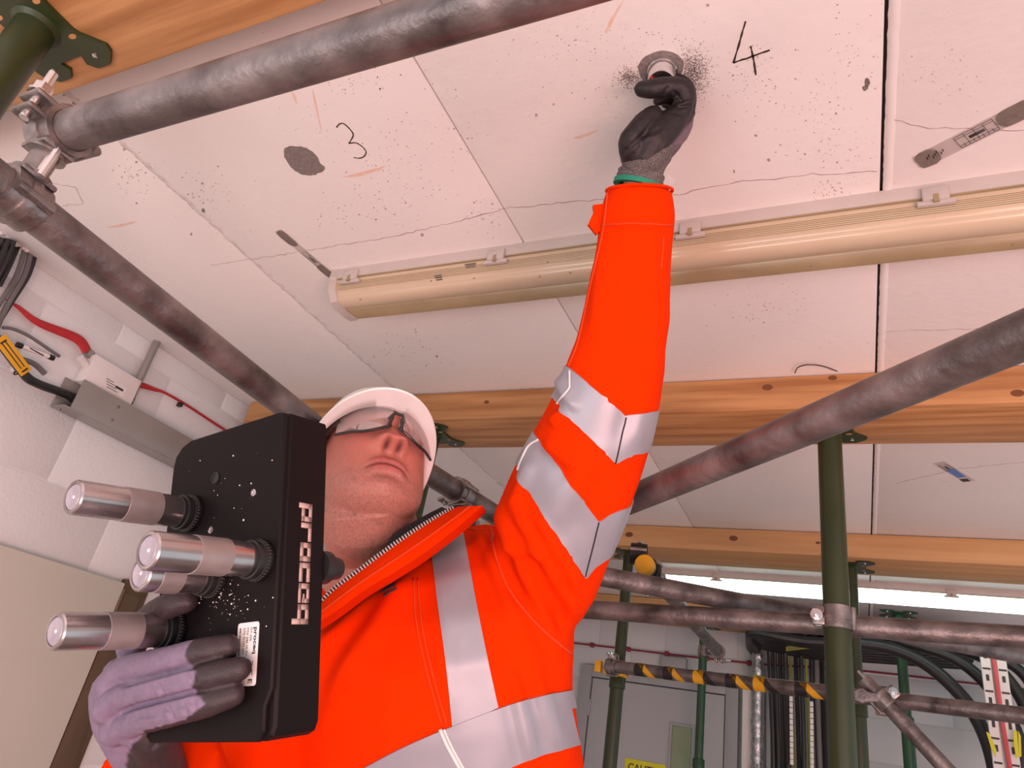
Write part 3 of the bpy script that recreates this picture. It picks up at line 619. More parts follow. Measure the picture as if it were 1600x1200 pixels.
for k in range(7):
    p = a2 + d2_ * (0.015 + 0.004 * k) + s2 * 0.004 * math.sin(k * 2.1); scr = cat(scr, prism([p + v - Z * 0.0045 for v in (d2_ * 0.0, d2_ * 0.001 + s2 * 0.006, d2_ * 0.0025 + s2 * 0.006, d2_ * 0.0015)], Z * 0.0003))
obj('scribble', scr, M['ink'], g2, ang=None)
g3, a3, d3, s3, L3 = gauge((1466, 722), (1515, 752), 0.032, 'small crack gauge with blue print between middle and pale beams', (0.1, 0.45), [])
obj('blue_print', prism([a3 + d3 * L3 * x + s3 * y - Z * 0.002 for x, y in ((0.35, -0.011), (0.75, -0.011), (0.75, 0.011), (0.35, 0.011))], Z * 0.0003), M['blue'], g3)
obj('dark_tape', prism([a3 + d3 * L3 * x + s3 * y - Z * 0.002 for x, y in ((0.82, -0.014), (0.95, -0.016), (0.98, 0.004), (0.85, 0.006))], Z * 0.0003), M['print'], g3)
obj('loose_wire', tube(smooth_path([P(1242, 583, z=2.492), P(1247, 574, z=2.49), P(1262, 570, z=2.485), P(1285, 572, z=2.488), P(1308, 580, z=2.492)], 6), 0.0014, 6), M['black'], label='loose thin black wire hanging above the middle beam', cat='wire')

# ------------------------------------------------------------------ services on the left wall
WX = XL + 0.006
tr = thing('cable_trunking', (WX, 1.6, 2.16), 'grey steel cable trunking along the left wall below the white box', 'trunking')
y0, y1 = 1.10, 2.3
obj('cover', box((WX + 0.055, y0 - 0.01, 2.172), (WX + 0.061, y1, 2.262), 0.0015), M['trunk'], tr)
obj('bottom_flange', box((WX, y0 - 0.03, 2.168), (WX + 0.061, y1, 2.173), 0.001), M['trunk'], tr)
obj('top_flange', box((WX, y0 + 0.03, 2.258), (WX + 0.06, y1, 2.262), 0.001), M['trunk'], tr)
obj('back_plate', box((WX, y0 - 0.03, 2.168), (WX + 0.003, y1, 2.262), 0.001), M['trunk'], tr)
for yy, zz in ((1.215, 2.238), (1.215, 2.195), (1.085, 2.18)):
    obj('rivet', lathe((WX + 0.061 if yy > 1.1 else WX + 0.02, yy, zz if yy > 1.1 else 2.1675), (1, 0, 0) if yy > 1.1 else (0, 0, -1), [(0, 0.005), (0.002, 0.0045), (0.0035, 0.002)], 12), M['cast'], tr)
jb = thing('junction_box', (WX, 1.18, 2.262), 'white plastic junction box on the left wall above the trunking', 'junction box')
ja = P(118, 560, x=WX + 0.03); jbp = P(207, 600, x=WX + 0.03)
by0, by1, bz0, bz1 = 1.095, 1.262, 2.262, 2.352
obj('body', box((WX, by0, bz0), (WX + 0.036, by1, bz1), 0.006), M['white_plastic'], jb)
obj('lid', box((WX + 0.036, by0 + 0.001, bz0 + 0.001), (WX + 0.044, by1 - 0.001, bz1 - 0.001), 0.003), M['white_plastic'], jb)
obj('gland', cyl((WX + 0.03, by0 - 0.03, 2.322), (WX + 0.025, by0 + 0.002, 2.312), 0.011, 14), M['white_plastic'], jb)
obj('entry', cyl((WX + 0.018, by0 + 0.004, 2.350), (WX + 0.018, by0 - 0.012, 2.353), 0.013, 14), M['trunk'], jb)
lb = obj('printed_label', box((WX + 0.044, 1.15, 2.275), (WX + 0.0446, 1.225, 2.307)), M['paper'], jb)
obj('print_lines', cat(*[box((WX + 0.0445, 1.154 + 0.004 * k, 2.301 - 0.007 * k), (WX + 0.0449, 1.18 + 0.008 * k, 2.303 - 0.007 * k)) for k in range(4)] + [box((WX + 0.0445, 1.19, 2.291), (WX + 0.0449, 1.218, 2.298))]), M['print'], lb)
def wallp(px, py, o=0.012): return P(px, py, x=WX + o)
rc1 = thing('red_fire_cable', wallp(60, 505), 'flat red cable sleeve running into the white junction box', 'cable')
pts = smooth_path([wallp(10, 468), wallp(18, 473), wallp(30, 481), wallp(60, 504), Vector((WX + 0.016, 1.04, 2.372)), Vector((WX + 0.018, 1.082, 2.353))], 5); n_ = len(pts)
rgs = []
for i, p in enumerate(pts):
    wv = 0.003 + 0.0125 * min(1, max(0, (i / (n_ - 1) - 0.25) / 0.6)); t = (pts[min(i + 1, n_ - 1)] - pts[max(i - 1, 0)]).normalized(); s = t.cross(X).normalized()
    rgs.append([p + s * wv * math.cos(a) + X * 0.004 * math.sin(a) for a in [6.2831853 * k / 12 for k in range(12)]])
obj('sleeve', loft(rgs), M['red'], rc1)
rc2 = thing('red_fire_cable', wallp(270, 620), 'red cable leaving the junction box towards the black instrument', 'cable')
pts = smooth_path([wallp(200, 595), wallp(222, 602), wallp(240, 608), wallp(258, 614), wallp(290, 632), wallp(330, 658), wallp(380, 690)], 5); n_ = len(pts); rgs = []
for i, p in enumerate(pts):
    wv = 0.0045 + 0.008 * max(0, 1 - i / (n_ * 0.45)); t = (pts[min(i + 1, n_ - 1)] - pts[max(i - 1, 0)]).normalized(); s = t.cross(X).normalized()
    rgs.append([p + s * wv * math.cos(a) + X * 0.004 * math.sin(a) for a in [6.2831853 * k / 12 for k in range(12)]])
obj('sleeve', loft(rgs), M['red'], rc2)
obj('clip', box(wallp(282, 632) - Vector((0.012, 0.006, 0.008)), wallp(282, 632) + Vector((0.006, 0.006, 0.008)), 0.002), M['black'], rc2)
cdt = thing('conduit', wallp(225, 580), 'short upright grey conduit between junction box and trunking', 'conduit')
ca, cb = wallp(245, 527, 0.02), wallp(203, 632, 0.02); ca.y = cb.y = (ca.y + cb.y) / 2
obj('pipe', cyl(ca, cb, 0.0115, 16), M['trunk'], cdt)
obj('pipe_collar', cyl(ca.lerp(cb, 0.9), ca.lerp(cb, 0.98), 0.0135, 16), M['trunk'], cdt)
obj('pipe_cap', lathe(ca, (0, 0, 1), [(-0.006, 0.0125), (0.004, 0.0125), (0.007, 0.008)], 16), M['cast'], cdt)
# cable bundle coming out of the ceiling corner
rg = random.Random(5)
cbn = thing('cable_bundle', wallp(10, 420, 0.04), 'thick bundle of black cables entering the ceiling at left edge', 'cable bundle')
for k in range(13):
    px = -14 + 3.4 * k + rg.uniform(-1, 1); a = P(px + 2, 372 + 0.55 * k + rg.uniform(-3, 3), x=WX + 0.05 + rg.uniform(-0.02, 0.03)); b = P(px - 28, 440 + rg.uniform(0, 8), x=WX + 0.05 + rg.uniform(-0.02, 0.03))
    obj('cable', tube(smooth_path([a, a.lerp(b, 0.5) + Vector((0.004, 0, 0)), b], 4), 0.0065, 8), M['black_cable'], cbn)
foam = ([], [])
for k in range(26):
    q = P(-8 + 2.2 * k + rg.uniform(-2, 2), 366 + 0.8 * k + rg.uniform(-6, 6), x=WX + 0.045); foam = cat(foam, ellipsoid(q, [rg.uniform(0.004, 0.008)] * 3, None, 8, 5))
obj('sealing_foam', foam, M['filler'], cbn, kind='stuff', ang=60)
for pts, r, m, lab in (
    ([(48, 394), (38, 430), (10, 480), (-6, 520), (10, 545), (25, 558), (52, 568), (70, 584)], 0.0075, 'grey_cable', 'grey cable dropping from the bundle and curling to the tag'),
    ([(38, 392), (26, 430), (2, 470), (-20, 500)], 0.0065, 'grey_cable', 'inner grey cable beside the black bundle at left edge'),
    ([(4, 512), (20, 514), (45, 525), (75, 545), (93, 557)], 0.0045, 'grey_cable', 'thin grey cable looping into the white junction box'),
    ([(55, 400), (44, 432), (20, 470), (-2, 505)], 0.0055, 'black_cable', 'outermost black cable curving down beside the bundle')):
    obj('cable', tube(smooth_path([wallp(*p, 0.035) for p in pts], 6), r, 10), M[m], label=lab, cat='cable', group='cables on the left wall')
tg = thing('cable_tag', wallp(55, 548, 0.04), 'white cable marker tag left of the junction box', 'tag')
ta, tb = wallp(26, 538, 0.045), wallp(84, 560, 0.045)
obj('sleeve', tube([ta.lerp(tb, 0.08), tb.lerp(ta, 0.08)], 0.006, 10), M['paper'], tg)
obj('band', tube([ta, ta.lerp(tb, 0.14)], 0.0075, 10), M['black'], tg); obj('band', tube([tb, tb.lerp(ta, 0.14)], 0.0075, 10), M['black'], tg)
obj('print', box(ta.lerp(tb, 0.5) + Vector((0.0052, -0.02, -0.003)), ta.lerp(tb, 0.5) + Vector((0.0064, 0.02, 0.0))), M['print'], tg)
yt = thing('cable_tag', wallp(18, 555, 0.05), 'yellow cable marker tag on the thick black cable', 'tag')
ya, yb = wallp(-6, 528, 0.05), wallp(36, 583, 0.05); d = (yb - ya).normalized(); s = d.cross(X).normalized()
obj('plate', prism([ya + s * 0.016 + X * 0.014, yb + s * 0.016 + X * 0.014, yb - s * 0.016 + X * 0.014, ya - s * 0.016 + X * 0.014], X * 0.003), M['yellow'], yt)
for k in (-0.006, 0.004):
    obj('print', prism([ya.lerp(yb, 0.1) + s * k + X * 0.017, ya.lerp(yb, 0.85) + s * k + X * 0.017, ya.lerp(yb, 0.85) + s * (k + 0.003) + X * 0.017, ya.lerp(yb, 0.1) + s * (k + 0.003) + X * 0.017], X * 0.0004), M['print'], yt)
for f_ in (0.12, 0.92):
    c = ya.lerp(yb, f_); obj('tie', hollow(c - d * 0.002, c + d * 0.002, 0.0195, 0.0175), M['black'], yt)
obj('cable', tube(smooth_path([wallp(-40, 480, 0.05), wallp(-10, 522, 0.05), wallp(36, 583, 0.05), wallp(60, 600, 0.045), wallp(108, 618, 0.03), wallp(140, 640, 0.03)], 6), [0.011] * 13 + [0.012] * 12 + [0.015] * 6, 12), M['black_cable'], label='thick black cable with yellow tag going into the trunking', cat='cable', group='cables on the left wall')

# ------------------------------------------------------------------ services at the back right
def bw(px, py, y): return P(px, py, y=y)
lg = thing('lagged_pipe', bw(1183, 1100, 4.68), 'upright foil-lagged pipe right of the grey door', 'pipe')
lx = bw(1184, 1100, 4.66).x
prof = [(0.0, 0.035)]; rg = random.Random(3)
for k in range(1, 120): prof.append((2.3 * k / 120, 0.035 + rg.uniform(-0.004, 0.004)))
obj('lagging', lathe((lx, 4.66, 0.05), (0, 0, 1), prof, 18), M['foil'], lg)
obj('band', hollow((lx, 4.66, bw(1184, 1062, 4.66).z - 0.02), (lx, 4.66, bw(1184, 1062, 4.66).z + 0.02), 0.042, 0.036), M['yg'], lg)
wx = bw(1166, 1100, 4.72).x
obj('trim_1', box((wx - 0.02, 4.70, 0), (wx + 0.05, YB - 0.008, 2.12), 0.004), M['white_plastic'], kind='structure')
obj('trim_2', box((bw(1200, 1100, 4.72).x - 0.01, 4.72, 0), (bw(1212, 1100, 4.72).x, YB - 0.008, 2.2), 0.004), M['white_plastic'], kind='structure')
cols = ['black_cable', 'black_cable', 'black_cable', 'black_cable', 'yg', 'black_cable', 'black_cable', 'yg', 'black_cable', 'grey_cable', 'black_cable', 'black_cable']
rg = random.Random(11)
for k in range(12):
    px = 1206 + 8.2 * k; y = 4.60 + rg.uniform(-0.03, 0.05); bot = bw(px + 2, 1230, y); top = bw(px - 4, 1010 + rg.uniform(-3, 6), y)
    r = 0.008 if cols[k] == 'yg' else rg.uniform(0.0125, 0.0148)
    lab = ['first', 'second', 'third', 'fourth', 'fifth', 'sixth', 'seventh', 'eighth', 'ninth', 'tenth', 'eleventh', 'twelfth'][k] + {'black_cable': ' upright cable from the lagged pipe, black', 'yg': ' upright cable from the lagged pipe, slim yellow-green', 'grey_cable': ' upright cable from the lagged pipe, grey'}[cols[k]]
    p = [Vector((bot.x, y, 0.05)), Vector((bot.x + rg.uniform(-.01, .01), y, 1.3)), Vector((bot.x, y, 1.8)), top, top + Vector((0.03, -0.12, 0.03)), top + Vector((0.12, -0.3, 0.05))]
    obj('riser_cable', tube(smooth_path(p, 5), r, 10), M[cols[k]], label=lab, cat='cable', group='upright cables beside the lagged pipe')
sp = thing('spiral_wrap', bw(1236, 1120, 4.55), 'white dashed marker strip on the upright black cables', 'marker strip', 'marker strips on the cables')
for px, py0, nm in ((1236, 1092, 0), (1268, 1100, 1)):
    tt = sp if nm == 0 else thing('spiral_wrap', bw(px, 1120, 4.55), 'right-hand white dashed marker strip on the upright black cables', 'marker strip', 'marker strips on the cables')
    for k in range(12):
        q = bw(px + 0.1 * k, py0 + 9 * k, 4.545); obj('dash', box(q + Vector((-0.009, -0.004, -0.013)), q + Vector((0.009, 0.004, 0.013)), 0.002), M['paper'], tt)
# black horizontal tray of cables and the curving ones
for k in range(7):
    y = 4.27 + 0.0535 * k; a = bw(1176, 988 + 3 * k, y); b = bw(1350, 1004 + 4 * k, y); 
    obj('tray_cable', tube(smooth_path([a + Vector((0, 0.2, -0.03)), a, a.lerp(b, 0.5) + Vector((0, 0, -0.02)), b, b + Vector((0.5, 0, 0.02))], 5), 0.026, 10), M['black_cable'], label=f'{["topmost", "second", "third", "fourth", "fifth", "sixth", "lowest"][k]} black cable of the level bundle under the far beam', cat='cable', group='level black cables at the back')
curves = [([(1330, 1003), (1395, 1014), (1450, 1040), (1500, 1085), (1530, 1130), (1548, 1175), (1560, 1230)], 0.034, 'large black cable arching down left of the slotted channel'),
          ([(1400, 1000), (1480, 1024), (1530, 1058), (1570, 1110), (1592, 1160), (1600, 1240)], 0.030, 'black cable arching down behind the slotted channel'),
          ([(1480, 1010), (1540, 1030), (1585, 1075), (1610, 1130), (1625, 1230)], 0.030, 'black cable arching down right of the slotted channel'),
          ([(1540, 1020), (1590, 1045), (1620, 1090), (1650, 1200)], 0.028, 'outermost arching black cable at the right edge')]
for k, (pts, r, lab) in enumerate(curves):
    y = 4.05 + 0.03 * k
    obj('arching_cable', tube(smooth_path([bw(a, b, y) for a, b in pts], 8), r * 0.9, 14), M['black_cable'], label=lab, cat='cable', group='arching black cables')
for k, (px, py) in enumerate(((1302, 1000), (1300, 1008), (1296, 1014))):
    obj('earth_wire', tube(smooth_path([bw(1228, 1012 + 2 * k, 4.36), bw(1262, 1004 + 4 * k, 4.36), bw(1300, 996 + 7 * k, 4.36)], 6), 0.006, 8), M['yg'], label=f'{["upper", "middle", "lower"][k]} thin yellow-green wire slanting across the level cables', cat='wire', group='earth wires')
# slotted channel with red cable
st = thing('slotted_channel', bw(1560, 1120, 3.9), 'pale slotted steel channel with a pink cable, at lower right', 'channel')
sx = bw(1562, 1120, 3.9).x; c0 = Vector((sx, 3.9, 0.0)); hw = 0.032
sa = bw(1552, 1030, 3.9); sb_ = bw(1574, 1200, 3.9)
ax = (sa - sb_).normalized(); wv = ax.cross(Y).normalized() * -1
def chan(u, s, o=0.0): return sb_ + ax * u + wv * s + Y * o
for s0, s1 in ((-0.048, -0.012), (0.012, 0.048)):
    obj('flange', prism([chan(-0.6, s0), chan(-0.6, s1), chan(0.485, s1), chan(0.485, s0)], Y * 0.003), M['foil'] if False else M['white_plastic'], st)
obj('web', prism([chan(-0.6, -0.048, 0.02), chan(-0.6, 0.048, 0.02), chan(0.485, 0.048, 0.02), chan(0.485, -0.048, 0.02)], Y * 0.003), M['white_plastic'], st)
for k in range(10):
    u = 0.01 + 0.047 * k
    for s in (-0.030, 0.030):
        if k % 2: obj('slot', prism([chan(u, s - 0.006, -0.001), chan(u, s + 0.006, -0.001), chan(u + 0.026, s + 0.006, -0.001), chan(u + 0.026, s - 0.006, -0.001)], Y * 0.0012), M['print'], st)
        else: obj('slot', prism([chan(u, s - 0.015, -0.001), chan(u, s + 0.015, -0.001), chan(u + 0.008, s + 0.015, -0.001), chan(u + 0.008, s - 0.015, -0.001)], Y * 0.0012), M['print'], st)
M['pink'] = pm('pink_cable', (0.70, 0.12, 0.14), (0.6, 0.08, 0.1), rough=0.5)
obj('cable_strip', tube(smooth_path([chan(0.485, 0.0, -0.002), chan(0.4, 0.002, -0.002), chan(0.15, 0.004, -0.002), chan(-0.1, 0.012, -0.004), chan(-0.6, 0.02, -0.002)], 6), 0.009, 8), M['pink'], st)
for pts, lab in (([(1541, 1143), (1546, 1146), (1557, 1172), (1556, 1184), (1549, 1170)], 'yellow cable flag left of the slotted channel'), ([(1584, 1141), (1589, 1142), (1592, 1180), (1588, 1186), (1584, 1160)], 'yellow cable flag just right of the slotted channel'), ([(1591, 1142), (1595, 1150), (1596, 1182), (1592, 1184)], 'yellow cable flag at the far right edge')):
    obj('cable_flag', prism([bw(a, b, 3.86) for a, b in pts], Y * 0.008), M['lime'], label=lab, cat='tag', group='yellow cable flags')
obj('earth_cable', tube(smooth_path([bw(1577, 1128, 3.92), bw(1584, 1160, 3.92), bw(1592, 1230, 3.92)], 5), 0.007, 8), M['yg'], label='yellow-green earth cable right of the slotted channel', cat='cable')
# ------------------------------------------------------------------ the worker
def remesh(g, vox, it=4, fac=0.5):
    me = bpy.data.meshes.new('tmp'); me.from_pydata([tuple(v) for v in g[0]], [], g[1]); me.validate()
    bm = bmesh.new(); bm.from_mesh(me); bmesh.ops.recalc_face_normals(bm, faces=bm.faces); bm.to_mesh(me); bm.free()
    o = bpy.data.objects.new('tmp', me); COL.objects.link(o)
    r = o.modifiers.new('r', 'REMESH'); r.mode = 'VOXEL'; r.voxel_size = vox; r.adaptivity = 0.0
    if it: s = o.modifiers.new('s', 'SMOOTH'); s.factor = fac; s.iterations = it
    dg = bpy.context.evaluated_depsgraph_get(); me2 = bpy.data.meshes.new_from_object(o.evaluated_get(dg))
    bpy.data.objects.remove(o); bpy.data.meshes.remove(me)
    return me2
def add_mesh(name, me, mats, parent):
    base = origin(parent); n = len(me.vertices); co = np.empty(n * 3); me.vertices.foreach_get('co', co)
    co = co.reshape(-1, 3) - np.array(base); me.vertices.foreach_set('co', co.ravel())
    me.materials.clear()
    for m in (mats if isinstance(mats, (list, tuple)) else [mats]): me.materials.append(m)
    me.polygons.foreach_set('use_smooth', [True] * len(me.polygons)); me.update()
    o = bpy.data.objects.new(name, me); COL.objects.link(o); o.parent = parent; return o
def coords(me):
    n = len(me.vertices); co = np.empty(n * 3); me.vertices.foreach_get('co', co); return co.reshape(-1, 3)
def normals(me):
    n = len(me.vertices); no = np.empty(n * 3); me.vertices.foreach_get('normal', no); return no.reshape(-1, 3)
def setco(me, co): me.vertices.foreach_set('co', np.ascontiguousarray(co).ravel()); me.update()
def setcol(me, name, rgb):
    a = me.color_attributes.new(name, 'FLOAT_COLOR', 'POINT'); c = np.ones((len(me.vertices), 4)); c[:, :3] = rgb; a.data.foreach_set('color', c.ravel())
def camco(w): return (np.asarray(w) - CAM) @ RC.T                       # world -> camera coordinates, rows
def pxof(w):
    c = camco(w); return 800 + F * c[:, 0] / c[:, 2], 600 + F * c[:, 1] / c[:, 2]
def capsule(pts, rs, n=14): 
    pts = [Vector(p) for p in pts]
    d0 = (pts[0] - pts[1]).normalized(); d1 = (pts[-1] - pts[-2]).normalized()
    P_ = [pts[0] + d0 * rs[0] * 0.95, pts[0] + d0 * rs[0] * 0.7] + pts + [pts[-1] + d1 * rs[-1] * 0.5, pts[-1] + d1 * rs[-1] * 0.8, pts[-1] + d1 * rs[-1] * 0.97]
    R_ = [rs[0] * 0.3, rs[0] * 0.72] + list(rs) + [rs[-1] * 0.87, rs[-1] * 0.6, rs[-1] * 0.25]
    return tube(P_, R_, n)
def chain(spec, n=14, k=3):
    """spec: (px, py, depth, radius)"""
    a = [(*CW(KC(*s[:3])), ) for s in spec]; pts = smooth_path(a, k); rr = []
    for i in range(len(spec) - 1):
        for j in range(k): rr.append(spec[i][3] + (spec[i + 1][3] - spec[i][3]) * j / k)
    rr.append(spec[-1][3]); return capsule(pts, rr, n)
def vcol_mat(name, rough=0.5, bump=0.0, bscale=200, sheen=0.0, spec=0.5, sss=0.0, mottle=0.1, mscale=60, coat=0.0):
    m = bpy.data.materials.new(name); m.use_nodes = True; N = m.node_tree.nodes; L = m.node_tree.links; b = N['Principled BSDF']
    at = N.new('ShaderNodeVertexColor'); at.layer_name = 'tint'
    tc = N.new('ShaderNodeTexCoord'); nz = N.new('ShaderNodeTexNoise'); nz.inputs['Scale'].default_value = mscale; nz.inputs['Detail'].default_value = 5; L.new(tc.outputs['Object'], nz.inputs['Vector'])
    mr = N.new('ShaderNodeMapRange'); mr.inputs[3].default_value = 1 - mottle; mr.inputs[4].default_value = 1 + mottle; L.new(nz.outputs['Fac'], mr.inputs[0])
    mx = N.new('ShaderNodeVectorMath'); mx.operation = 'SCALE'; L.new(at.outputs['Color'], mx.inputs[0]); L.new(mr.outputs[0], mx.inputs['Scale']); L.new(mx.outputs[0], b.inputs['Base Color'])
    b.inputs['Roughness'].default_value = rough; b.inputs['Specular IOR Level'].default_value = spec; b.inputs['Sheen Weight'].default_value = sheen; b.inputs['Coat Weight'].default_value = coat
    if sss: b.inputs['Subsurface Weight'].default_value = sss; b.inputs['Subsurface Radius'].default_value = (0.012, 0.004, 0.002); b.inputs['Subsurface Scale'].default_value = 0.5
    if bump:
        n2 = N.new('ShaderNodeTexNoise'); n2.inputs['Scale'].default_value = bscale; n2.inputs['Detail'].default_value = 4; L.new(tc.outputs['Object'], n2.inputs['Vector'])
        bp = N.new('ShaderNodeBump'); bp.inputs['Strength'].default_value = bump; bp.inputs['Distance'].default_value = 0.002; L.new(n2.outputs['Fac'], bp.inputs['Height']); L.new(bp.outputs[0], b.inputs['Normal'])
    return m
ORANGE = (0.80, 0.034, 0.0)
M['jacket'] = pm('hi_vis_orange', ORANGE, (0.75, 0.030, 0.0), scale=25, rough=0.9, bump=0.10, bscale=500, spec=0.05)
M['tape'] = pm('reflective_tape', (0.36, 0.365, 0.42), (0.315, 0.32, 0.37), scale=12, rough=0.42, rvar=0.06, metal=0.2, bump=0.04, bscale=300)
M['piping'] = flat('white_piping', (0.8, 0.78, 0.78), 0.6)
M['stitch'] = flat('orange_stitching', (0.75, 0.05, 0.0), 0.9)
M['helmet'] = pm('hard_hat_shell', (0.92, 0.90, 0.90), (0.90, 0.88, 0.88), rough=0.32, rvar=0.05, coat=0.2)
M['band'] = flat('dark_sweatband', (0.06, 0.055, 0.05), 0.8)
M['skin'] = vcol_mat('skin', 0.48, 0.35, 260, sss=0.12, spec=0.4, mottle=0.12, mscale=140)
M['glove'] = vcol_mat('work_glove', 0.5, 0.3, 500, spec=0.4, mottle=0.22, mscale=90)
M['knit'] = pm('grey_knit', (0.22, 0.19, 0.19), (0.08, 0.07, 0.07), scale=500, rough=0.9, bump=0.8, bscale=600, contrast=0.12)
M['cuffgreen'] = flat('green_cuff_band', (0.01, 0.24, 0.15), 0.7)
M['lens'] = clear('clear_lens', (0.93, 0.91, 0.91), 0.16, 0.03, ((0.8, 0.74, 0.74), 0.10))
M['specframe'] = flat('dark_spectacle_frame', (0.03, 0.025, 0.025), 0.3)
M['hem'] = flat('dark_lining', (0.02, 0.018, 0.018), 0.95)
M['trouser'] = pm('dark_trousers', (0.03, 0.03, 0.045), rough=0.9)

man = thing('person', (-0.72, 1.15, 0.30), 'person in orange hi-vis jacket and white hard hat reaching up to ceiling', 'person')
# ---- head (own axes: x person's left, y forward, z crown)
Fh = np.array([0.45, -0.66, -0.63]); Fh /= np.linalg.norm(Fh)
Lh = np.array([0.90, 0.24, 0.30]); Lh -= Fh * (Lh @ Fh); Lh /= np.linalg.norm(Lh)
Uh = np.cross(Lh, Fh)
if Uh[1] > 0: Uh = -Uh
HC = KC(583, 722, 1.31); HS = 1.17
def HW(p): return CW(HC + (Lh * p[0] + Fh * p[1] + Uh * p[2]) * HS)
prof = [(-0.130, 0.014, 0.046, 0.012), (-0.1265, 0.030, 0.066, -0.004), (-0.119, 0.044, 0.079, -0.02), (-0.107, 0.0605, 0.087, -0.036), (-0.09, 0.0700, 0.0895, -0.055), (-0.07, 0.0740, 0.0905, -0.075), (-0.045, 0.0745, 0.0915, -0.09),
        (-0.02, 0.0745, 0.0905, -0.098), (0.0, 0.076, 0.0885, -0.103), (0.02, 0.0765, 0.094, -0.105), (0.05, 0.075, 0.09, -0.103), (0.08, 0.067, 0.078, -0.095), (0.105, 0.05, 0.054, -0.072), (0.116, 0.034, 0.034, -0.05), (0.122, 0.012, 0.01, -0.02)]
pz = np.array([p[0] for p in prof])
def pint(z, i): return float(np.interp(z, pz, [p[i] for p in prof]))
def gs(x, s): return math.exp(-0.5 * (x / s) ** 2)
def face_dy(x, z):
    d = 0.0; ax = abs(x)
    t = min(1, max(0, (0.008 - z) / 0.046)); ridge = 0.006 + 0.020 * t ** 1.2                     # nose ridge growing to the tip
    fall = 1.0 if z > -0.038 else gs(z + 0.038, 0.0062)
    up = 1.0 if z < 0.008 else gs(z - 0.008, 0.012)
    d += ridge * gs(x, 0.0080 + 0.0070 * t) * fall * up
    d += 0.012 * gs(ax - 0.0165, 0.0066) * gs(z + 0.0395, 0.0078)                                  # nostril wings
    d -= 0.008 * gs(ax - 0.0092, 0.0036) * gs(z + 0.0475, 0.0042)                                  # nostrils
    d -= 0.011 * gs(ax - 0.032, 0.014) * gs(z - 0.001, 0.011); d += 0.0075 * gs(ax - 0.032, 0.010) * gs(z - 0.0, 0.0065)
    d += 0.004 * gs(ax - 0.028, 0.018) * gs(z - 0.021, 0.006)
    zm = -0.0715 - 10.0 * ax * ax                                                                 # downturned mouth line
    mw = gs(max(0, ax - 0.022), 0.006)
    d += 0.0052 * gs(z - zm - 0.006, 0.0042) * mw; d += 0.0058 * gs(z - zm + 0.0065, 0.0046) * gs(max(0, ax - 0.018), 0.006)
    d -= 0.0055 * gs(z - zm, 0.0016) * gs(max(0, ax - 0.027), 0.004)
    d -= 0.0035 * gs(z - zm + 0.0165, 0.0045) * gs(x, 0.018); d += 0.005 * gs(z + 0.104, 0.010) * gs(x, 0.017)
    d -= 0.002 * gs(ax - 0.0245 - 0.25 * max(0, -0.045 - z), 0.004) * gs(z + 0.056, 0.016)         # nose-to-mouth fold
    d += 0.004 * gs(ax - 0.044, 0.016) * gs(z + 0.032, 0.018)
    d -= 0.0015 * gs(x, 0.0025) * gs(z + 0.058, 0.006)
    return d
rings = []; nz_ = 120; na = 140
for i in range(nz_ + 1):
    z = -0.130 + 0.252 * i / nz_; a = pint(z, 1); f_ = pint(z, 2); b_ = pint(z, 3); yc = (f_ + b_) / 2 + 0.012; ring = []
    for j in range(na):
        t = 6.2831853 * j / na; s, c = math.sin(t), math.cos(t); ex = 0.86
        x = a * math.copysign(abs(c) ** ex, c); y = yc + (f_ - yc if s > 0 else yc - b_) * math.copysign(abs(s) ** 0.92, s)
        if s > 0: y += face_dy(x, z) * min(1, s * 1.8)
        ring.append(HW((x, y, z)))
    rings.append(ring)
headg = loft(rings)
for sd in (-1, 1):
    m3 = Matrix.Rotation(sd * 0.3, 3, 'Z')
    e = ellipsoid((0, 0, 0), (0.007, 0.017, 0.031), None, 16, 10)
    headg = cat(headg, ([HW(Vector((sd * 0.080, -0.012, -0.008)) + m3 @ v) for v in e[0]], e[1]))
NB = KC(582, 925, 1.30)                                         # base of the neck
nb = CW(NB); h0 = HW((0, -0.012, -0.03)); h1 = HW((0, 0.004, -0.095))
neckg = tube(smooth_path([h0, HW((0, -0.008, -0.085)), CW(KC(584, 850, 1.295)), nb, CW(KC(590, 1010, 1.30))], 5), [0.066] * 5 + [0.084] * 5 + [0.088] * 5 + [0.088] * 6, 32)
chin = tube([HW((0, 0.045, -0.095)), CW(KC(590, 828, 1.262)), CW(KC(584, 890, 1.275))], [0.046, 0.066, 0.062], 24)      # soft flesh under the chin
coreg = tube(smooth_path([CW(KC(590, 960, 1.30)), CW(KC(640, 1040, 1.30)), CW(KC(650, 1300, 1.28))], 4), [0.09] * 3 + [0.10] * 6, 24)
armg = tube([CW(KC(*s)) for s in ((650, 960, 1.30), (800, 880, 1.24), (905, 660, 1.13), (962, 480, 1.10), (1003, 300, 1.082), (1005, 272, 1.08))], [0.06, 0.055, 0.045, 0.038, 0.030, 0.029], 20)
body = remesh(cat(headg, neckg, chin, coreg, armg), 0.0021, 5, 0.5)
co = coords(body); cc = (camco(co) - HC) / HS; hx = cc @ Lh; hy = cc @ Fh; hz = cc @ Uh
base = np.tile(np.array([0.49, 0.185, 0.14]), (len(co), 1))
def G(x, s): return np.exp(-0.5 * (x / s) ** 2)
def blend(w, c):
    global base
    w = np.clip(w, 0, 1)[:, None]; base = base * (1 - w) + np.array(c) * w
front = (hy > 0.02).astype(float)
blend(0.75 * G(np.abs(hx) - 0.045, 0.022) * G(hz + 0.03, 0.026) * front, (0.50, 0.14, 0.11))
blend(0.75 * G(hx, 0.017) * G(hz + 0.035, 0.014) * (hy > 0.09), (0.52, 0.14, 0.11))
blend(0.6 * G(hz + 0.095, 0.014) * G(hx, 0.04) * front, (0.48, 0.155, 0.125))
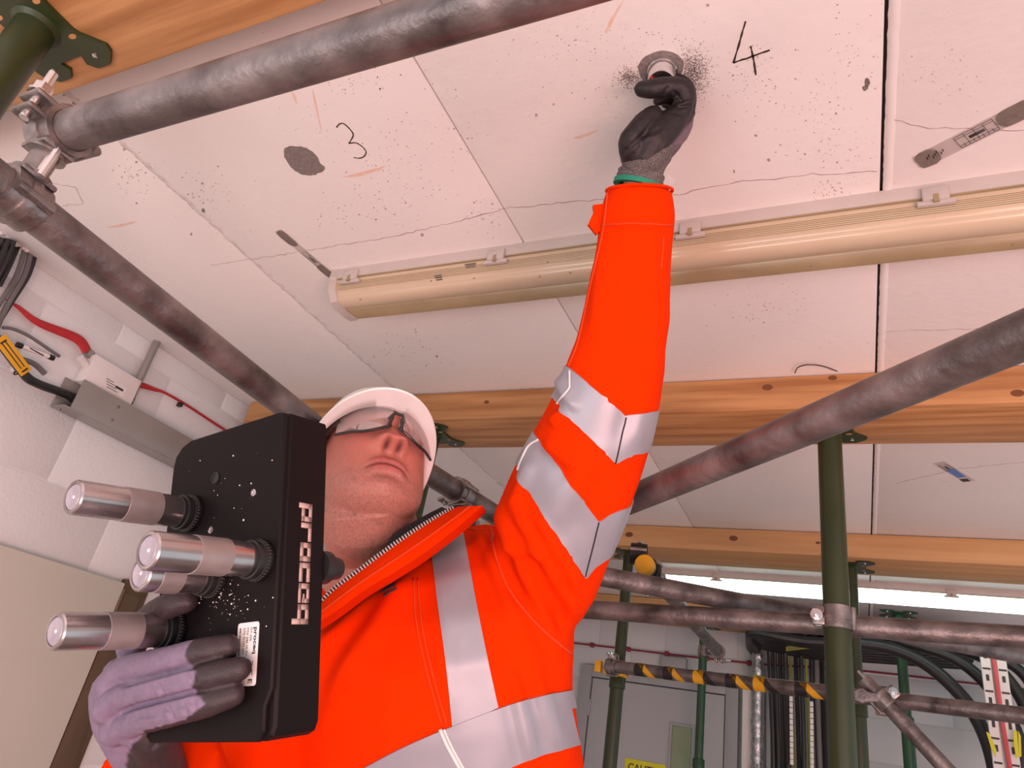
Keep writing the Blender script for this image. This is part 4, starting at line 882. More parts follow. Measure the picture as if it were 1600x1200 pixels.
zm = -0.0715 - 10.0 * hx ** 2
blend(0.9 * ((hz - zm) < 0.0105) * ((hz - zm) > -0.0115) * G(np.maximum(0, np.abs(hx) - 0.023), 0.004) * (hy > 0.07), (0.40, 0.10, 0.09))
blend(1.0 * G(hz - zm, 0.0012) * G(np.maximum(0, np.abs(hx) - 0.028), 0.003) * (hy > 0.07), (0.20, 0.04, 0.04))
rngn = np.array([noise.noise(Vector(p) * 420) for p in co[:, :]])
stub = np.clip((-hz - 0.072) / 0.02, 0, 1) * G(np.maximum(0, hz + 0.135 - 0.0) * 0, 1) * (hz > -0.19) * (hy > -0.03)
stub *= 1 - 0.9 * ((np.abs(hx) < 0.016) & (hz > -0.083) & (hy > 0.08))
blend(stub * np.clip((rngn - 0.12) * 3.0, 0, 0.55), (0.13, 0.075, 0.065))
blend(0.25 * stub, (0.36, 0.19, 0.16))
mou = G(np.abs(hx), 0.02) * G(hz + 0.058, 0.006) * (hy > 0.07); blend(0.35 * mou * np.clip(rngn * 3, 0, 1), (0.2, 0.1, 0.09))
for ex in (-0.032, 0.032):
    blend(0.55 * G(hx - ex, 0.012) * G(hz - 0.003 - 0, 0.004) * (hy > 0.06), (0.22, 0.07, 0.06))
    blend(0.8 * G(hx - ex, 0.015) * G(hz - 0.022, 0.003) * (hy > 0.06), (0.16, 0.09, 0.06))
blend(0.9 * G(np.abs(hx) - 0.0092, 0.0034) * G(hz + 0.0455, 0.0036) * (hy > 0.088), (0.07, 0.02, 0.02))
px_, py_ = pxof(co); blend(0.8 * G(px_ - 554, 2.2) * G(py_ - 803, 2.0), (0.14, 0.06, 0.05))
setcol(body, 'tint', base)
add_mesh('body', body, M['skin'], man)

# ---- hard hat
_cr, _sr = math.cos(math.radians(-1)), math.sin(math.radians(-1))
def HWn(p): return HW(p)
HW_face = HW
def HW(p):                                                       # hat sits slightly tilted on the head
    return HW_face((p[0] * _cr - p[2] * _sr - 0.011, p[1], p[2] * _cr + p[0] * _sr - 0.006))
def shell(off, zoff):
    rings = []; n = 96
    for i in range(25):
        ph = (math.pi / 2) * i / 24; ring = []
        for j in range(n):
            t = 6.2831853 * j / n; s, c = math.sin(t), math.cos(t)
            zr = 0.010 + 0.022 * max(0, s) - 0.030 * max(0, -s) ** 1.0 - 0.032 * (1 - abs(s))
            top = 0.122 + off
            rr = math.cos(ph) ** 0.72; a = 0.0925 + off; b = 0.112 + off
            z = zr + (top - zr) * math.sin(ph) ** 1.15
            x = a * c * rr; y = -0.006 + b * s * rr
            if i == 0 or i == 1:
                pass
            ring.append(HW((x, y, z)))
        rings.append(ring)
    return rings
so = shell(0.0, 0); si = shell(-0.0035, 0)
n = 96; brim = []
def brim_ring(k, th):
    ring = []
    for j in range(n):
        t = 6.2831853 * j / n; s, c = math.sin(t), math.cos(t)
        zr = 0.010 + 0.022 * max(0, s) - 0.030 * max(0, -s) - 0.032 * (1 - abs(s))
        pk = max(0.0, s) ** 1.5 * 0.046 + 0.006; lift = -0.010 * max(0, s) ** 2 * k
        ring.append(HW(((0.0925 + (pk * 0.55 + 0.002) * k) * c, -0.006 + (0.112 + pk * k) * s, zr + lift - th)))
    return ring
g_shell = loft([brim_ring(0, 0.0)] + so[1:], True)
V_, F_ = loft([si[12], si[6], si[1], brim_ring(-0.03, 0.004), brim_ring(0.5, 0.0045), brim_ring(0.97, 0.0045), brim_ring(1.0, 0.002), brim_ring(0.97, -0.0005), brim_ring(0.5, -0.0005)] + so[0:1] + so[2:], False)
hat = obj('hard_hat', cat((V_, F_), loft([so[-2], so[-1]])), M['helmet'], man, ang=60)
def band_ring(a, b, z0, dz): 
    return [HW((a * math.cos(t), -0.006 + b * math.sin(t), z0 + 0.012 * math.sin(t))) for t in [6.2831853 * j / 64 for j in range(64)]]
obj('sweatband', loft([band_ring(0.084, 0.103, 0.020, 0), band_ring(0.085, 0.104, 0.05, 0), band_ring(0.080, 0.100, 0.05, 0), band_ring(0.079, 0.099, 0.020, 0), band_ring(0.084, 0.103, 0.020, 0)], False), M['band'], hat)
obj('lining', loft([[HW((0.086 * math.cos(t) * r, -0.006 + 0.105 * math.sin(t) * r, z)) for t in [6.2831853 * j / 48 for j in range(48)]] for r, z in ((1.0, 0.038), (0.95, 0.06), (0.6, 0.1), (0.05, 0.112))]), M['band'], hat)
# chin strap side web seen beside the temple
obj('side_web', tube([HW((0.082, 0.045, 0.03)), HW((0.084, 0.02, -0.005)), HW((0.081, -0.005, -0.035))], 0.004, 8), M['helmet'], hat)

HW = HW_face
# ---- safety glasses
gl = None
def lensgrid(sd):
    rows = []; nu, nv = 22, 10
    for i in range(nv + 1):
        v = i / nv; row = []
        for k in range(nu + 1):
            u = k / nu; x = 0.006 + 0.070 * u
            zt = 0.026 - 0.010 * u ** 2; zb = -0.006 - 0.020 * math.sin(min(1, u * 1.25 + 0.1) * math.pi * 0.62) + 0.012 * u ** 2.5
            z = zb + (zt - zb) * v
            y = 0.114 - 0.050 * (u ** 2.1) - 0.004 * (2 * v - 1) ** 2 - 0.006 * (1 - v)
            row.append((sd * x, y, z))
        rows.append(row)
    return rows
spec = None
for sd in (-1, 1):
    rows = lensgrid(sd); nu = len(rows[0]); V_ = [HW(p) for r in rows for p in r]; V_ += [HW((p[0], p[1] - 0.0018, p[2])) for r in rows for p in r]; Fc = []
    nn = nu * len(rows)
    for i in range(len(rows) - 1):
        for k in range(nu - 1):
            q = (i * nu + k, i * nu + k + 1, (i + 1) * nu + k + 1, (i + 1) * nu + k); Fc += [q, tuple(nn + a for a in q[::-1])]
    if spec is None:
        spec = obj('glasses_bridge', cat(tube([HW((-0.012, 0.110, -0.004)), HW((-0.006, 0.118, 0.004)), HW((0.006, 0.118, 0.004)), HW((0.012, 0.110, -0.004))], 0.0032, 10), tube([HW((-0.011, 0.104, -0.016)), HW((-0.007, 0.114, 0.0))], 0.003, 8), tube([HW((0.011, 0.104, -0.016)), HW((0.007, 0.114, 0.0))], 0.003, 8)), M['specframe'], man)
        spec.name = 'safety_glasses'
    obj('lens', (V_, Fc), M['lens'], spec, ang=None)
    low = [HW((p[0], p[1] + 0.001, p[2])) for p in rows[0]]; obj('lower_rim', tube(low, 0.0027, 8), M['specframe'], spec)
    hi_ = [HW((p[0], p[1] + 0.001, p[2])) for p in rows[-1]]; obj('upper_rim', tube(hi_, 0.0009, 6), M['lens'], spec)
    obj('temple_arm', tube(smooth_path([HW((sd * 0.075, 0.064, 0.008)), HW((sd * 0.083, 0.035, 0.008)), HW((sd * 0.084, -0.02, 0.010)), HW((sd * 0.080, -0.05, -0.01))], 4), [0.0045] * 5 + [0.003] * 8, 8), M['specframe'], spec)

# ---- jacket: lofts for trunk and both sleeves fused into one cloth surface
def ell(c, e1, e2, n=40, p=2.2):
    out = []
    for j in range(n):
        t = 6.2831853 * j / n; c_, s_ = math.cos(t), math.sin(t)
        out.append(c + e1 * math.copysign(abs(c_) ** (2 / p), c_) + e2 * math.copysign(abs(s_) ** (2 / p), s_))
    return out
SL = [((948, 296), (1050, 298), 1.082), ((937, 340), (1055, 335), 1.084), ((930, 395), (1050, 400), 1.09), ((915, 460), (1047, 465), 1.095), ((899, 530), (1041, 545), 1.10), ((872, 600), (1029, 628), 1.11), ((842, 662), (1014, 700), 1.125), ((808, 725), (990, 772), 1.145), ((778, 790), (960, 852), 1.17), ((768, 850), (930, 930), 1.20), ((700, 910), (870, 1010), 1.23)]
def ringof(L_, R_, d, nx, squash=0.84):
    a = KC(*L_, d); b = KC(*R_, d); return (a + b) / 2, (b - a) / 2
cen = []; half = []
for s in SL:
    c, h = ringof(*s, None); cen.append(c); half.append(h)
cen = np.array(cen); half = np.array(half)
def sl_eval(t):
    """position on the sleeve axis, t in section units"""
    i = int(min(max(t, 0), len(SL) - 1.001)); f_ = t - i
    c = cen[i] * (1 - f_) + cen[i + 1] * f_; h = half[i] * (1 - f_) + half[i + 1] * f_; tg = cen[i + 1] - cen[i]; tg /= np.linalg.norm(tg)
    e2 = np.cross(h, tg); e2 = e2 / np.linalg.norm(e2) * np.linalg.norm(h) * 0.84
    if e2[2] > 0: e2 = -e2
    return c, h, e2
rings = []
for i in range(41):
    c, h, e2 = sl_eval(i / 40 * (len(SL) - 1)); rings.append([CW(p) for p in ell(c, h, e2, 40, 2.1)])
sleeveL = loft(rings)
TRK = [((430, 1650), (915, 1630), 1.22, 0.150), ((425, 1350), (925, 1325), 1.215, 0.155), ((435, 1200), (909, 1172), 1.21, 0.158), ((440, 1100), (894, 1068), 1.21, 0.158), ((445, 1010), (896, 968), 1.215, 0.150), ((452, 965), (893, 900), 1.23, 0.138), ((480, 935), (838, 842), 1.255, 0.112), ((520, 915), (770, 822), 1.28, 0.09), ((540, 905), (720, 835), 1.285, 0.07)]
rings = []
for (a, b, d, dp) in TRK:
    A_ = KC(*a, d); B_ = KC(*b, d); c = (A_ + B_) / 2; rings.append([CW(p) for p in ell(c, (B_ - A_) / 2, np.array([0.02, 0.02, -1.0]) * dp, 48, 2.35)])
trunk = loft(rings)
armR = tube(smooth_path([CW(KC(*s)) for s in ((500, 985, 1.22), (440, 1080, 1.18), (375, 1250, 1.10), (330, 1370, 1.04))], 5), [0.085] * 5 + [0.085] * 5 + [0.078] * 5 + [0.072], 28)
CF0, CF1 = CW(KC(246, 1206, 0.835)), CW(KC(330, 1370, 1.04))
foreR = tube([CF1, CF1.lerp(CF0, 0.35), CF1.lerp(CF0, 0.75), CF1.lerp(CF0, 0.93), CF0], [0.072, 0.074, 0.070, 0.070, 0.068], 28)
jk = remesh(cat(sleeveL, trunk, armR, foreR), 0.0055, 10, 0.5)
co = coords(jk); no = normals(jk); px_, py_ = pxof(co)
def fold(px, py, x0, y0, x1, y1, w, amp):
    """a soft crease running between two points seen on the cloth"""
    d = np.array([x1 - x0, y1 - y0], float); L_ = np.linalg.norm(d); d /= L_
    s = (px - x0) * d[0] + (py - y0) * d[1]; q = -(px - x0) * d[1] + (py - y0) * d[0]
    e = np.clip(np.minimum(s, L_ - s) / (0.25 * L_) + 0.4, 0, 1); return amp * e * (np.exp(-0.5 * (q / w) ** 2) - 0.55 * np.exp(-0.5 * ((q - 1.8 * w) / w) ** 2))
disp = np.zeros(len(co)); fr = (np.einsum('ij,ij->i', no, CAM - co) > 0)
FOLDS = [(775, 800, 870, 1010, 9, 0.008), (800, 790, 900, 960, 9, 0.008), (835, 800, 905, 925, 8, 0.006), (745, 830, 800, 960, 8, 0.006), (900, 880, 880, 1000, 7, 0.004), (640, 900, 520, 1080, 14, 0.009), (610, 905, 500, 1010, 10, 0.007), (690, 900, 700, 1120, 16, 0.004), (560, 1000, 500, 1150, 15, 0.005), (830, 1040, 870, 1170, 9, 0.006), (800, 1050, 830, 1190, 8, 0.005), (885, 640, 860, 660, 8, 0.007), (850, 690, 900, 730, 9, 0.006), (870, 590, 900, 640, 8, 0.005), (830, 720, 800, 790, 8, 0.006), (1035, 560, 985, 700, 12, 0.004), (1010, 600, 1040, 480, 14, 0.003), (940, 380, 925, 520, 8, 0.003), (955, 350, 1040, 352, 5, 0.0035), (860, 820, 930, 700, 16, 0.004), (790, 850, 850, 870, 9, 0.006)]
for f_ in FOLDS: disp += 1.5 * fold(px_, py_, *f_)
disp *= fr
ns = np.array([noise.noise(Vector((p[0] * 7, p[1] * 7, p[2] * 4))) * 0.004 + noise.noise(Vector((p[0] * 19 + 5, p[1] * 19, p[2] * 11))) * 0.0018 for p in co])
setco(jk, co + no * (disp + ns)[:, None])
jacket = add_mesh('jacket', jk, M['jacket'], man)
jb_ = coords(jk) + np.array(origin(man))
bvh = BVHTree.FromPolygons([Vector(v) for v in jb_], [tuple(p.vertices) for p in jk.polygons])
def cast(px, py, off=0.0022):
    d = Vector(ray(px, py)).normalized(); h = bvh.ray_cast(Vector(CAM), d)
    if h[0] is None: return None
    n_ = h[1] if h[1].dot(d) < 0 else -h[1]
    return h[0] + n_ * off, n_
def patch(name, A, B, m, nu=40, nv=8, th=0.0022, parent=None):
    """cloth strip between two edge lines (seen points), laid on the jacket and given thickness"""
    def res(pl, n):
        q = smooth_path([(*p, 0) for p in pl], 10); ls = [0]
        for i in range(1, len(q)): ls.append(ls[-1] + (q[i] - q[i - 1]).length)
        out = []
        for k in range(n + 1):
            s = ls[-1] * k / n; i = max(j for j in range(len(ls)) if ls[j] <= s + 1e-9); i = min(i, len(q) - 2); f_ = (s - ls[i]) / max(1e-6, ls[i + 1] - ls[i]); out.append(q[i].lerp(q[i + 1], f_))
        return out
    a = res(A, nu); b = res(B, nu); V = []; W = []; ok = {}; Fc = []
    for i in range(nu + 1):
        for j in range(nv + 1):
            p = a[i].lerp(b[i], j / nv); h = cast(p.x, p.y, th)
            if h is None: continue
            ok[(i, j)] = len(V); V.append(h[0]); W.append(h[0] - h[1] * (th + 0.002))
    n_ = len(V)
    for i in range(nu):
        for j in range(nv):
            ks = [(i, j), (i + 1, j), (i + 1, j + 1), (i, j + 1)]
            if all(k in ok for k in ks):
                q = [ok[k] for k in ks]
                if max((V[q[x]] - V[q[(x + 1) % 4]]).length for x in range(4)) > 0.06: continue
                Fc += [tuple(q), tuple(n_ + x for x in q[::-1])]
                for e in range(4):
                    k0, k1 = ks[e], ks[(e + 1) % 4]
                    if (e == 0 and j == 0) or (e == 2 and j == nv - 1) or (e == 3 and i == 0) or (e == 1 and i == nu - 1): Fc.append((ok[k0], ok[k1], n_ + ok[k1], n_ + ok[k0]))
    return obj(name, (V + W, Fc), m, parent or jacket, ang=60)
def seam(name, pts, r, m, off=0.001):
    q = smooth_path([(*p, 0) for p in pts], 8); out = []
    for p in q:
        h = cast(p.x, p.y, off)
        if h: out.append(h[0])
    if len(out) > 2: return obj(name, tube(out, r, 6), m, jacket, ang=None)
# trunk tapes
patch('chest_tape', [(672, 845), (684, 940), (697, 1040), (707, 1140)], [(724, 832), (742, 930), (760, 1020), (778, 1105)], M['tape'], 44, 10)
patch('waist_tape', [(450, 1262), (540, 1215), (620, 1172), (690, 1141), (780, 1106), (840, 1088), (892, 1078)], [(462, 1348), (560, 1308), (660, 1262), (730, 1228), (800, 1197), (850, 1178), (912, 1162)], M['tape'], 60, 12, th=0.0035)
seam('piping', [(688, 1138), (700, 1165), (722, 1205)], 0.003, M['piping'], 0.004); seam('piping', [(694, 1138), (706, 1165), (728, 1205)], 0.002, M['piping'], 0.004)
patch('piping', [(676, 840), (690, 829), (718, 826)], [(679, 846), (692, 834), (719, 830)], M['piping'], 14, 2, th=0.004)
# sleeve tapes wrap the arm
TG = np.linspace(0, len(SL) - 1, 601); PH = np.linspace(0, math.pi, 241)
tab = []
for t in TG:
    c, h, e2 = sl_eval(t); tab.append([c + h * math.cos(p) + e2 * math.sin(p) for p in PH])
tab = np.array(tab); tpx = 800 + F * tab[..., 0] / tab[..., 2]; tpy = 600 + F * tab[..., 1] / tab[..., 2]
def tp(px, py):
    d = (tpx - px) ** 2 + (tpy - py) ** 2; i, j = np.unravel_index(np.argmin(d), d.shape); return TG[i], PH[j]
def onsleeve(t, ph, th):
    c, h, e2 = sl_eval(t); o = CW(c); dr = DW(h * math.cos(ph) + e2 * math.sin(ph)); L_ = dr.length; dr.normalize()
    st = o + dr * (L_ + 0.08); hit = bvh.ray_cast(st, -dr)
    p = hit[0] if hit[0] is not None else o + dr * L_
    if (p - o).length > L_ * 1.5: p = o + dr * L_
    return p + dr * th, dr
def armband(name, top, bot, th=0.0024):
    def prep(pl):
        dn_ = []
        for (x0, y0), (x1, y1) in zip(pl[:-1], pl[1:]):
            m_ = max(2, int(math.hypot(x1 - x0, y1 - y0) / 6)); dn_ += [(x0 + (x1 - x0) * i / m_, y0 + (y1 - y0) * i / m_) for i in range(m_)]
        pl = dn_ + [pl[-1]]
        q = sorted([tp(*p)[::-1] for p in pl]); return [a for a, b in q], [b for a, b in q]
    ta, tt = prep(top); ba, bt = prep(bot); n = 160; nv = 10; V = []; W = []
    for k in range(n):
        ph = 2 * math.pi * k / n
        if ph <= math.pi: a_ = np.interp(ph, ta, tt); b_ = np.interp(ph, ba, bt)
        else:
            f_ = (ph - math.pi) / math.pi; a_ = tt[-1] * (1 - f_) + tt[0] * f_; b_ = bt[-1] * (1 - f_) + bt[0] * f_
        for j in range(nv + 1):
            p, dr = onsleeve(a_ + (b_ - a_) * j / nv, ph, th); V.append(p); W.append(p - dr * (th + 0.0015))
    Fc = []; N_ = len(V)
    for k in range(n):
        k2 = (k + 1) % n
        for j in range(nv):
            a0, a1, b0, b1 = k * (nv + 1) + j, k * (nv + 1) + j + 1, k2 * (nv + 1) + j, k2 * (nv + 1) + j + 1
            Fc += [(a0, b0, b1, a1), (N_ + a0, N_ + a1, N_ + b1, N_ + b0)]
        a0, b0 = k * (nv + 1), k2 * (nv + 1); Fc.append((a0, N_ + a0, N_ + b0, b0)); a1, b1 = a0 + nv, b0 + nv; Fc.append((a1, b1, N_ + b1, N_ + a1))
    return obj(name, (V + W, Fc), M['tape'], jacket, ang=60)
armband('sleeve_tape', [(890, 574), (978, 650), (1000, 645), (1026, 641)], [(866, 627), (962, 724), (980, 714), (1008, 706)])
armband('sleeve_tape', [(834, 676), (935, 815), (952, 803), (970, 794)], [(808, 735), (913, 902), (930, 882), (946, 872)])
seam('piping', [(893, 580), (892, 597), (890, 609), (877, 625), (873, 633)], 0.0016, M['piping'], 0.004); seam('piping', [(844, 688), (829, 698), (819, 717), (812, 736)], 0.002, M['piping'], 0.004)
seam('tape_seam', [(978, 652), (970, 685), (961, 724)], 0.0011, M['hem'], 0.0028); seam('tape_seam', [(935, 815), (925, 855), (913, 900)], 0.0011, M['hem'], 0.0028)
# stitched seams
seam('seam', [(950, 300), (943, 360), (925, 440), (905, 530), (889, 572)], 0.0016, M['stitch']); seam('seam', [(940, 352), (990, 349), (1050, 352)], 0.0012, M['stitch'])
seam('seam', [(764, 800), (776, 870), (800, 930), (850, 985), (893, 1022)], 0.0022, M['stitch'], 0.0015)
seam('seam', [(646, 905), (650, 970), (665, 1040), (690, 1130)], 0.0015, M['stitch']); seam('seam', [(653, 905), (658, 970), (673, 1040), (698, 1130)], 0.0015, M['stitch'])
seam('seam', [(720, 825), (745, 828), (770, 826)], 0.0013, M['stitch'])
seam('seam', [(1036, 370), (1035, 390), (1032, 420)], 0.0013, M['stitch'])
# cuff opening rim and strap tab
c, h, e2 = sl_eval(0.03); obj('cuff_hem', tube([CW(c + h * 1.0 * math.cos(a) + e2 * math.sin(a)) for a in [6.2831853 * k / 40 for k in range(41)]], 0.0024, 8), M['jacket'], jacket, ang=None)
obj('inner_cuff', loft([[CW(sl_eval(t)[0] + sl_eval(t)[1] * r * math.cos(a) + sl_eval(t)[2] * r * math.sin(a)) for a in [6.2831853 * k / 32 for k in range(32)]] for t, r in ((-0.0, 0.70), (0.02, 0.90), (0.3, 0.90), (0.3, 0.6))]), M['hem'], jacket)
obj('cuff_tab', prism([CW(KC(*p, 1.075)) for p in ((944, 318), (927, 320), (928, 330), (919, 350), (932, 366), (943, 356))], DW((0, 0, 0.012))), M['jacket'], jacket)
# collar: raised band with zip, dark lining towards the neck
UP = [(486, 958, 1.085), (520, 922, 1.09), (560, 892, 1.10), (600, 862, 1.12), (640, 834, 1.14), (680, 809, 1.165), (712, 792, 1.19)]
LO = [(478, 985, 1.06), (525, 955, 1.062), (570, 922, 1.075), (615, 895, 1.09), (660, 866, 1.105), (705, 832, 1.125), (754, 790, 1.165)]
up = smooth_path([CW(KC(*p)) for p in UP], 8); lo = smooth_path([CW(KC(*p)) for p in LO], 8)
inn = smooth_path([CW(KC(p[0] - 8 - 6 * k / 6, p[1] + 14, p[2] + 0.075)) for k, p in enumerate(UP)], 8)
tow = Vector(CAM)
def bandsurf(a, b, th, bulge=0.0, n=8):
    V = []; W = []; Fc = []; m = len(a)
    for i in range(m):
        for j in range(n + 1):
            f_ = j / n; p = a[i].lerp(b[i], f_); t = (tow - p).normalized(); p = p + t * bulge * math.sin(math.pi * f_); V.append(p); W.append(p - t * th)
    N_ = len(V)
    for i in range(m - 1):
        for j in range(n):
            q = (i * (n + 1) + j, (i + 1) * (n + 1) + j, (i + 1) * (n + 1) + j + 1, i * (n + 1) + j + 1); Fc += [q, tuple(N_ + x for x in q[::-1])]
        for j in (0, n):
            a0, b0 = i * (n + 1) + j, (i + 1) * (n + 1) + j; Fc.append((a0, b0, N_ + b0, N_ + a0))
    for i in (0, m - 1):
        for j in range(n): a0 = i * (n + 1) + j; Fc.append((a0, a0 + 1, N_ + a0 + 1, N_ + a0))
    return V, Fc
collar = obj('collar', bandsurf(up, lo, 0.010, 0.010), M['jacket'], man, ang=60)
obj('collar_underside', bandsurf(lo, smooth_path([CW(KC(p[0] + 6, p[1] + 10, p[2] + 0.05)) for p in LO], 8), 0.004), M['jacket'], collar, ang=60)
obj('lining', bandsurf(up, inn, 0.006, 0.004), M['hem'], collar, ang=60)
obj('edge_piping', tube([p.lerp(q, 0.55) + (tow - p).normalized() * 0.0105 for p, q in zip(up, lo)], 0.0018, 6), M['stitch'], collar, ang=None)
obj('zip_tape', tube([p + (tow - p).normalized() * 0.001 for p in up], 0.0032, 8), M['hem'], collar, ang=None)
zt_ = ([], [])
tot = len(up); seglen = [0]
for i in range(1, tot): seglen.append(seglen[-1] + (up[i] - up[i - 1]).length)
N_t = int(seglen[-1] / 0.0052)
for k in range(N_t):
    s = seglen[-1] * k / N_t; i = max(j for j in range(tot) if seglen[j] <= s); i = min(i, tot - 2); p = up[i].lerp(up[i + 1], (s - seglen[i]) / max(1e-6, seglen[i + 1] - seglen[i])); t = (up[i + 1] - up[i]).normalized(); q = (tow - p).normalized(); sd = t.cross(q)
    m4 = Matrix(((*t, 0), (*sd, 0), (*q, 0), (0, 0, 0, 1))).transposed()
    zt_ = cat(zt_, xf(box((-0.0013, -0.0042, -0.002), (0.0013, 0.0042, 0.005)), Matrix.Translation(p) @ m4))
M['zip'] = flat('grey_zip_teeth', (0.55, 0.50, 0.50), 0.4, 0.2)
obj('zip_teeth', zt_, M['zip'], collar, kind='stuff', ang=None)
M['fleece'] = pm('black_fleece', (0.012, 0.011, 0.012), (0.03, 0.028, 0.03), scale=400, rough=1.0, bump=0.8, bscale=500)
obj('inner_collar', bandsurf(smooth_path([CW(KC(*p)) for p in ((598, 868, 1.165), (612, 838, 1.175), (638, 820, 1.185), (668, 803, 1.20), (690, 792, 1.215))], 6), smooth_path([CW(KC(*p)) for p in ((586, 878, 1.165), (612, 860, 1.165), (640, 840, 1.17), (676, 815, 1.19), (704, 798, 1.205))], 6), 0.012, 0.008), M['fleece'], collar, ang=60)
# chest logo
lg_ = thing
for A_, B_ in (([(597, 917), (606, 912), (614, 909)], [(597, 920), (606, 915), (614, 912)]), ([(598, 923), (608, 917), (618, 913)], [(598, 926), (608, 920), (618, 916)]), ([(600, 930), (610, 923), (620, 918)], [(600, 933), (610, 926), (620, 921)])):
    patch('chest_logo', A_, B_, M['print'], 10, 2, th=0.002)
# trousers and boots, below the picture
for sx_ in (-0.11, 0.11):
    b0 = Vector((man.location.x + sx_, man.location.y + 0.05, 0.42)); b1 = Vector((man.location.x + sx_ * 0.8, man.location.y + 0.08, 1.15))
    obj('trouser_leg', tube(smooth_path([b0, b0.lerp(b1, 0.5) + Vector((0, -0.03, 0)), b1], 5), [0.075] * 4 + [0.085] * 4 + [0.105] * 3, 20), M['trouser'], man)
    obj('boot', cat(ellipsoid(b0 + Vector((0, -0.06, -0.075)), (0.05, 0.145, 0.05), None, 20, 10), tube([b0 + Vector((0, 0.01, -0.09)), b0 + Vector((0, 0, 0.02))], [0.052, 0.06], 16), box(b0 + Vector((-0.05, -0.2, -0.12)), b0 + Vector((0.05, 0.08, -0.095)), 0.01)), M['black'], man)
for k in range(3): obj('step_plank', box((-1.12, 0.87 + 0.19 * k, 0.262), (-0.32, 1.05 + 0.19 * k, 0.30), 0.004), M['wood_pale'], fl)
for a in (-1.08, -0.40):
    obj('step_trestle', cat(box((a, 0.88, 0.222), (a + 0.04, 1.42, 0.262)), box((a, 0.90, 0), (a + 0.04, 0.94, 0.24)), box((a, 1.36, 0), (a + 0.04, 1.40, 0.24))), M['wood_pale'], fl)

# ------------------------------------------------------------------ raised gloved hand and probe
PURP = np.array((0.16, 0.105, 0.14)); DARK = np.array((0.017, 0.012, 0.0135))
r_ = 0.0138
hand = cat(
    chain([(1003, 276, 1.082, 0.031), (1006, 256, 1.082, 0.034), (1012, 238, 1.08, 0.038)], 20),
    chain([(1004, 250, 1.062, 0.029), (1022, 222, 1.055, 0.030), (1046, 196, 1.055, 0.024), (1060, 180, 1.056, 0.018)], 18),
    chain([(1010, 248, 1.085, 0.030), (1035, 216, 1.085, 0.030), (1058, 192, 1.085, 0.024), (1068, 178, 1.085, 0.018)], 18),
    chain([(1014, 248, 1.105, 0.028), (1040, 216, 1.112, 0.028), (1060, 198, 1.115, 0.022), (1066, 182, 1.115, 0.017)], 18),
    chain([(994, 242, 1.06, 0.025), (986, 222, 1.046, 0.0195), (995, 203, 1.04, 0.0150), (1008, 187, 1.042, 0.0140), (1021, 178, 1.048, 0.0128)], 16),
    chain([(1060, 182, 1.055, 0.0165), (1070, 156, 1.05, 0.0152), (1066, 139, 1.047, 0.0150), (1040, 136, 1.043, 0.0148), (1018, 139, 1.043, 0.0142), (1003, 139, 1.046, 0.0118)], 16, 4),
    chain([(1067, 182, 1.085, 0.0165), (1073, 156, 1.083, 0.0152), (1068, 136, 1.08, 0.0145), (1045, 126, 1.078, 0.0140), (1022, 122, 1.076, 0.0122)], 16, 4),
    chain([(1066, 188, 1.105, 0.016), (1069, 166, 1.10, 0.0145), (1058, 154, 1.092, 0.0135), (1040, 152, 1.088, 0.0120), (1029, 157, 1.086, 0.0085)], 16, 4),
    chain([(1064, 198, 1.128, 0.015), (1064, 178, 1.122, 0.013), (1054, 164, 1.112, 0.012), (1042, 160, 1.108, 0.010)], 14, 4))
hm = remesh(hand, 0.0017, 5, 0.5); co = coords(hm); px_, py_ = pxof(co)
ns = np.array([noise.noise(Vector(p) * 110) for p in co]); no = normals(hm)
cr = np.zeros(len(co))
for f_ in ((1052, 142, 1066, 160, 2.0, -0.0022), (1060, 168, 1084, 166, 2.2, -0.0025), (1058, 160, 1080, 152, 2.0, -0.0018), (1050, 175, 1075, 182, 2.5, -0.0015), (975, 240, 1010, 205, 3, -0.0022), (1000, 215, 1035, 200, 3, -0.0018), (1035, 150, 1046, 134, 2.0, -0.0018)): cr += fold(px_, py_, *f_)
setco(hm, co + no * (cr + ns * 0.0007)[:, None])
s_ = (px_ - 1040) * (185 - 240) - (py_ - 240) * (1085 - 1040) + ns * 160     # back-of-hand side of the coating edge
wt = np.clip((-(s_) - 0) / 250 + 0.0, 0, 1); wt = np.clip(((py_ - 240) * 45 + (px_ - 1040) * 55 + 260) / 350 + ns * 0.15, 0, 1)
setcol(hm, 'tint', DARK + (PURP - DARK) * wt[:, None])
def split_off(me, mask):
    """two meshes: faces whose mask is False and faces whose mask is True"""
    a_ = me.copy(); out = []
    for m_, keep in ((me, False), (a_, True)):
        bm = bmesh.new(); bm.from_mesh(m_); bm.verts.ensure_lookup_table()
        bmesh.ops.delete(bm, geom=[f for f in bm.faces if (sum(mask[v.index] for v in f.verts) >= 2) != keep], context='FACES'); bm.to_mesh(m_); bm.free(); out.append(m_)
    return out
knit_line = np.interp(px_, [955, 975, 1000, 1012, 1026, 1036, 1050], [262, 254, 250, 250, 240, 234, 226])
main_m, knit_m = split_off(hm, (py_ > knit_line))
gv = add_mesh('glove', main_m, M['glove'], man)
o_ = add_mesh('knit_cuff', knit_m, M['knit'], gv)
obj('cuff_roll', tube(smooth_path([CW(KC(998, 287, 1.084)), CW(KC(1001, 276, 1.083)), CW(KC(1003, 268, 1.082))], 4), [0.0335, 0.036, 0.0365, 0.0365, 0.035, 0.0362, 0.0365, 0.0355, 0.033], 36), M['knit'], gv)
gc = CW(KC(997, 290, 1.084)); gd = (CW(KC(1004, 262, 1.082)) - gc).normalized()
obj('cuff_band', hollow(gc - gd * 0.003, gc + gd * 0.0045, 0.0385, 0.030, 36), M['cuffgreen'], gv)
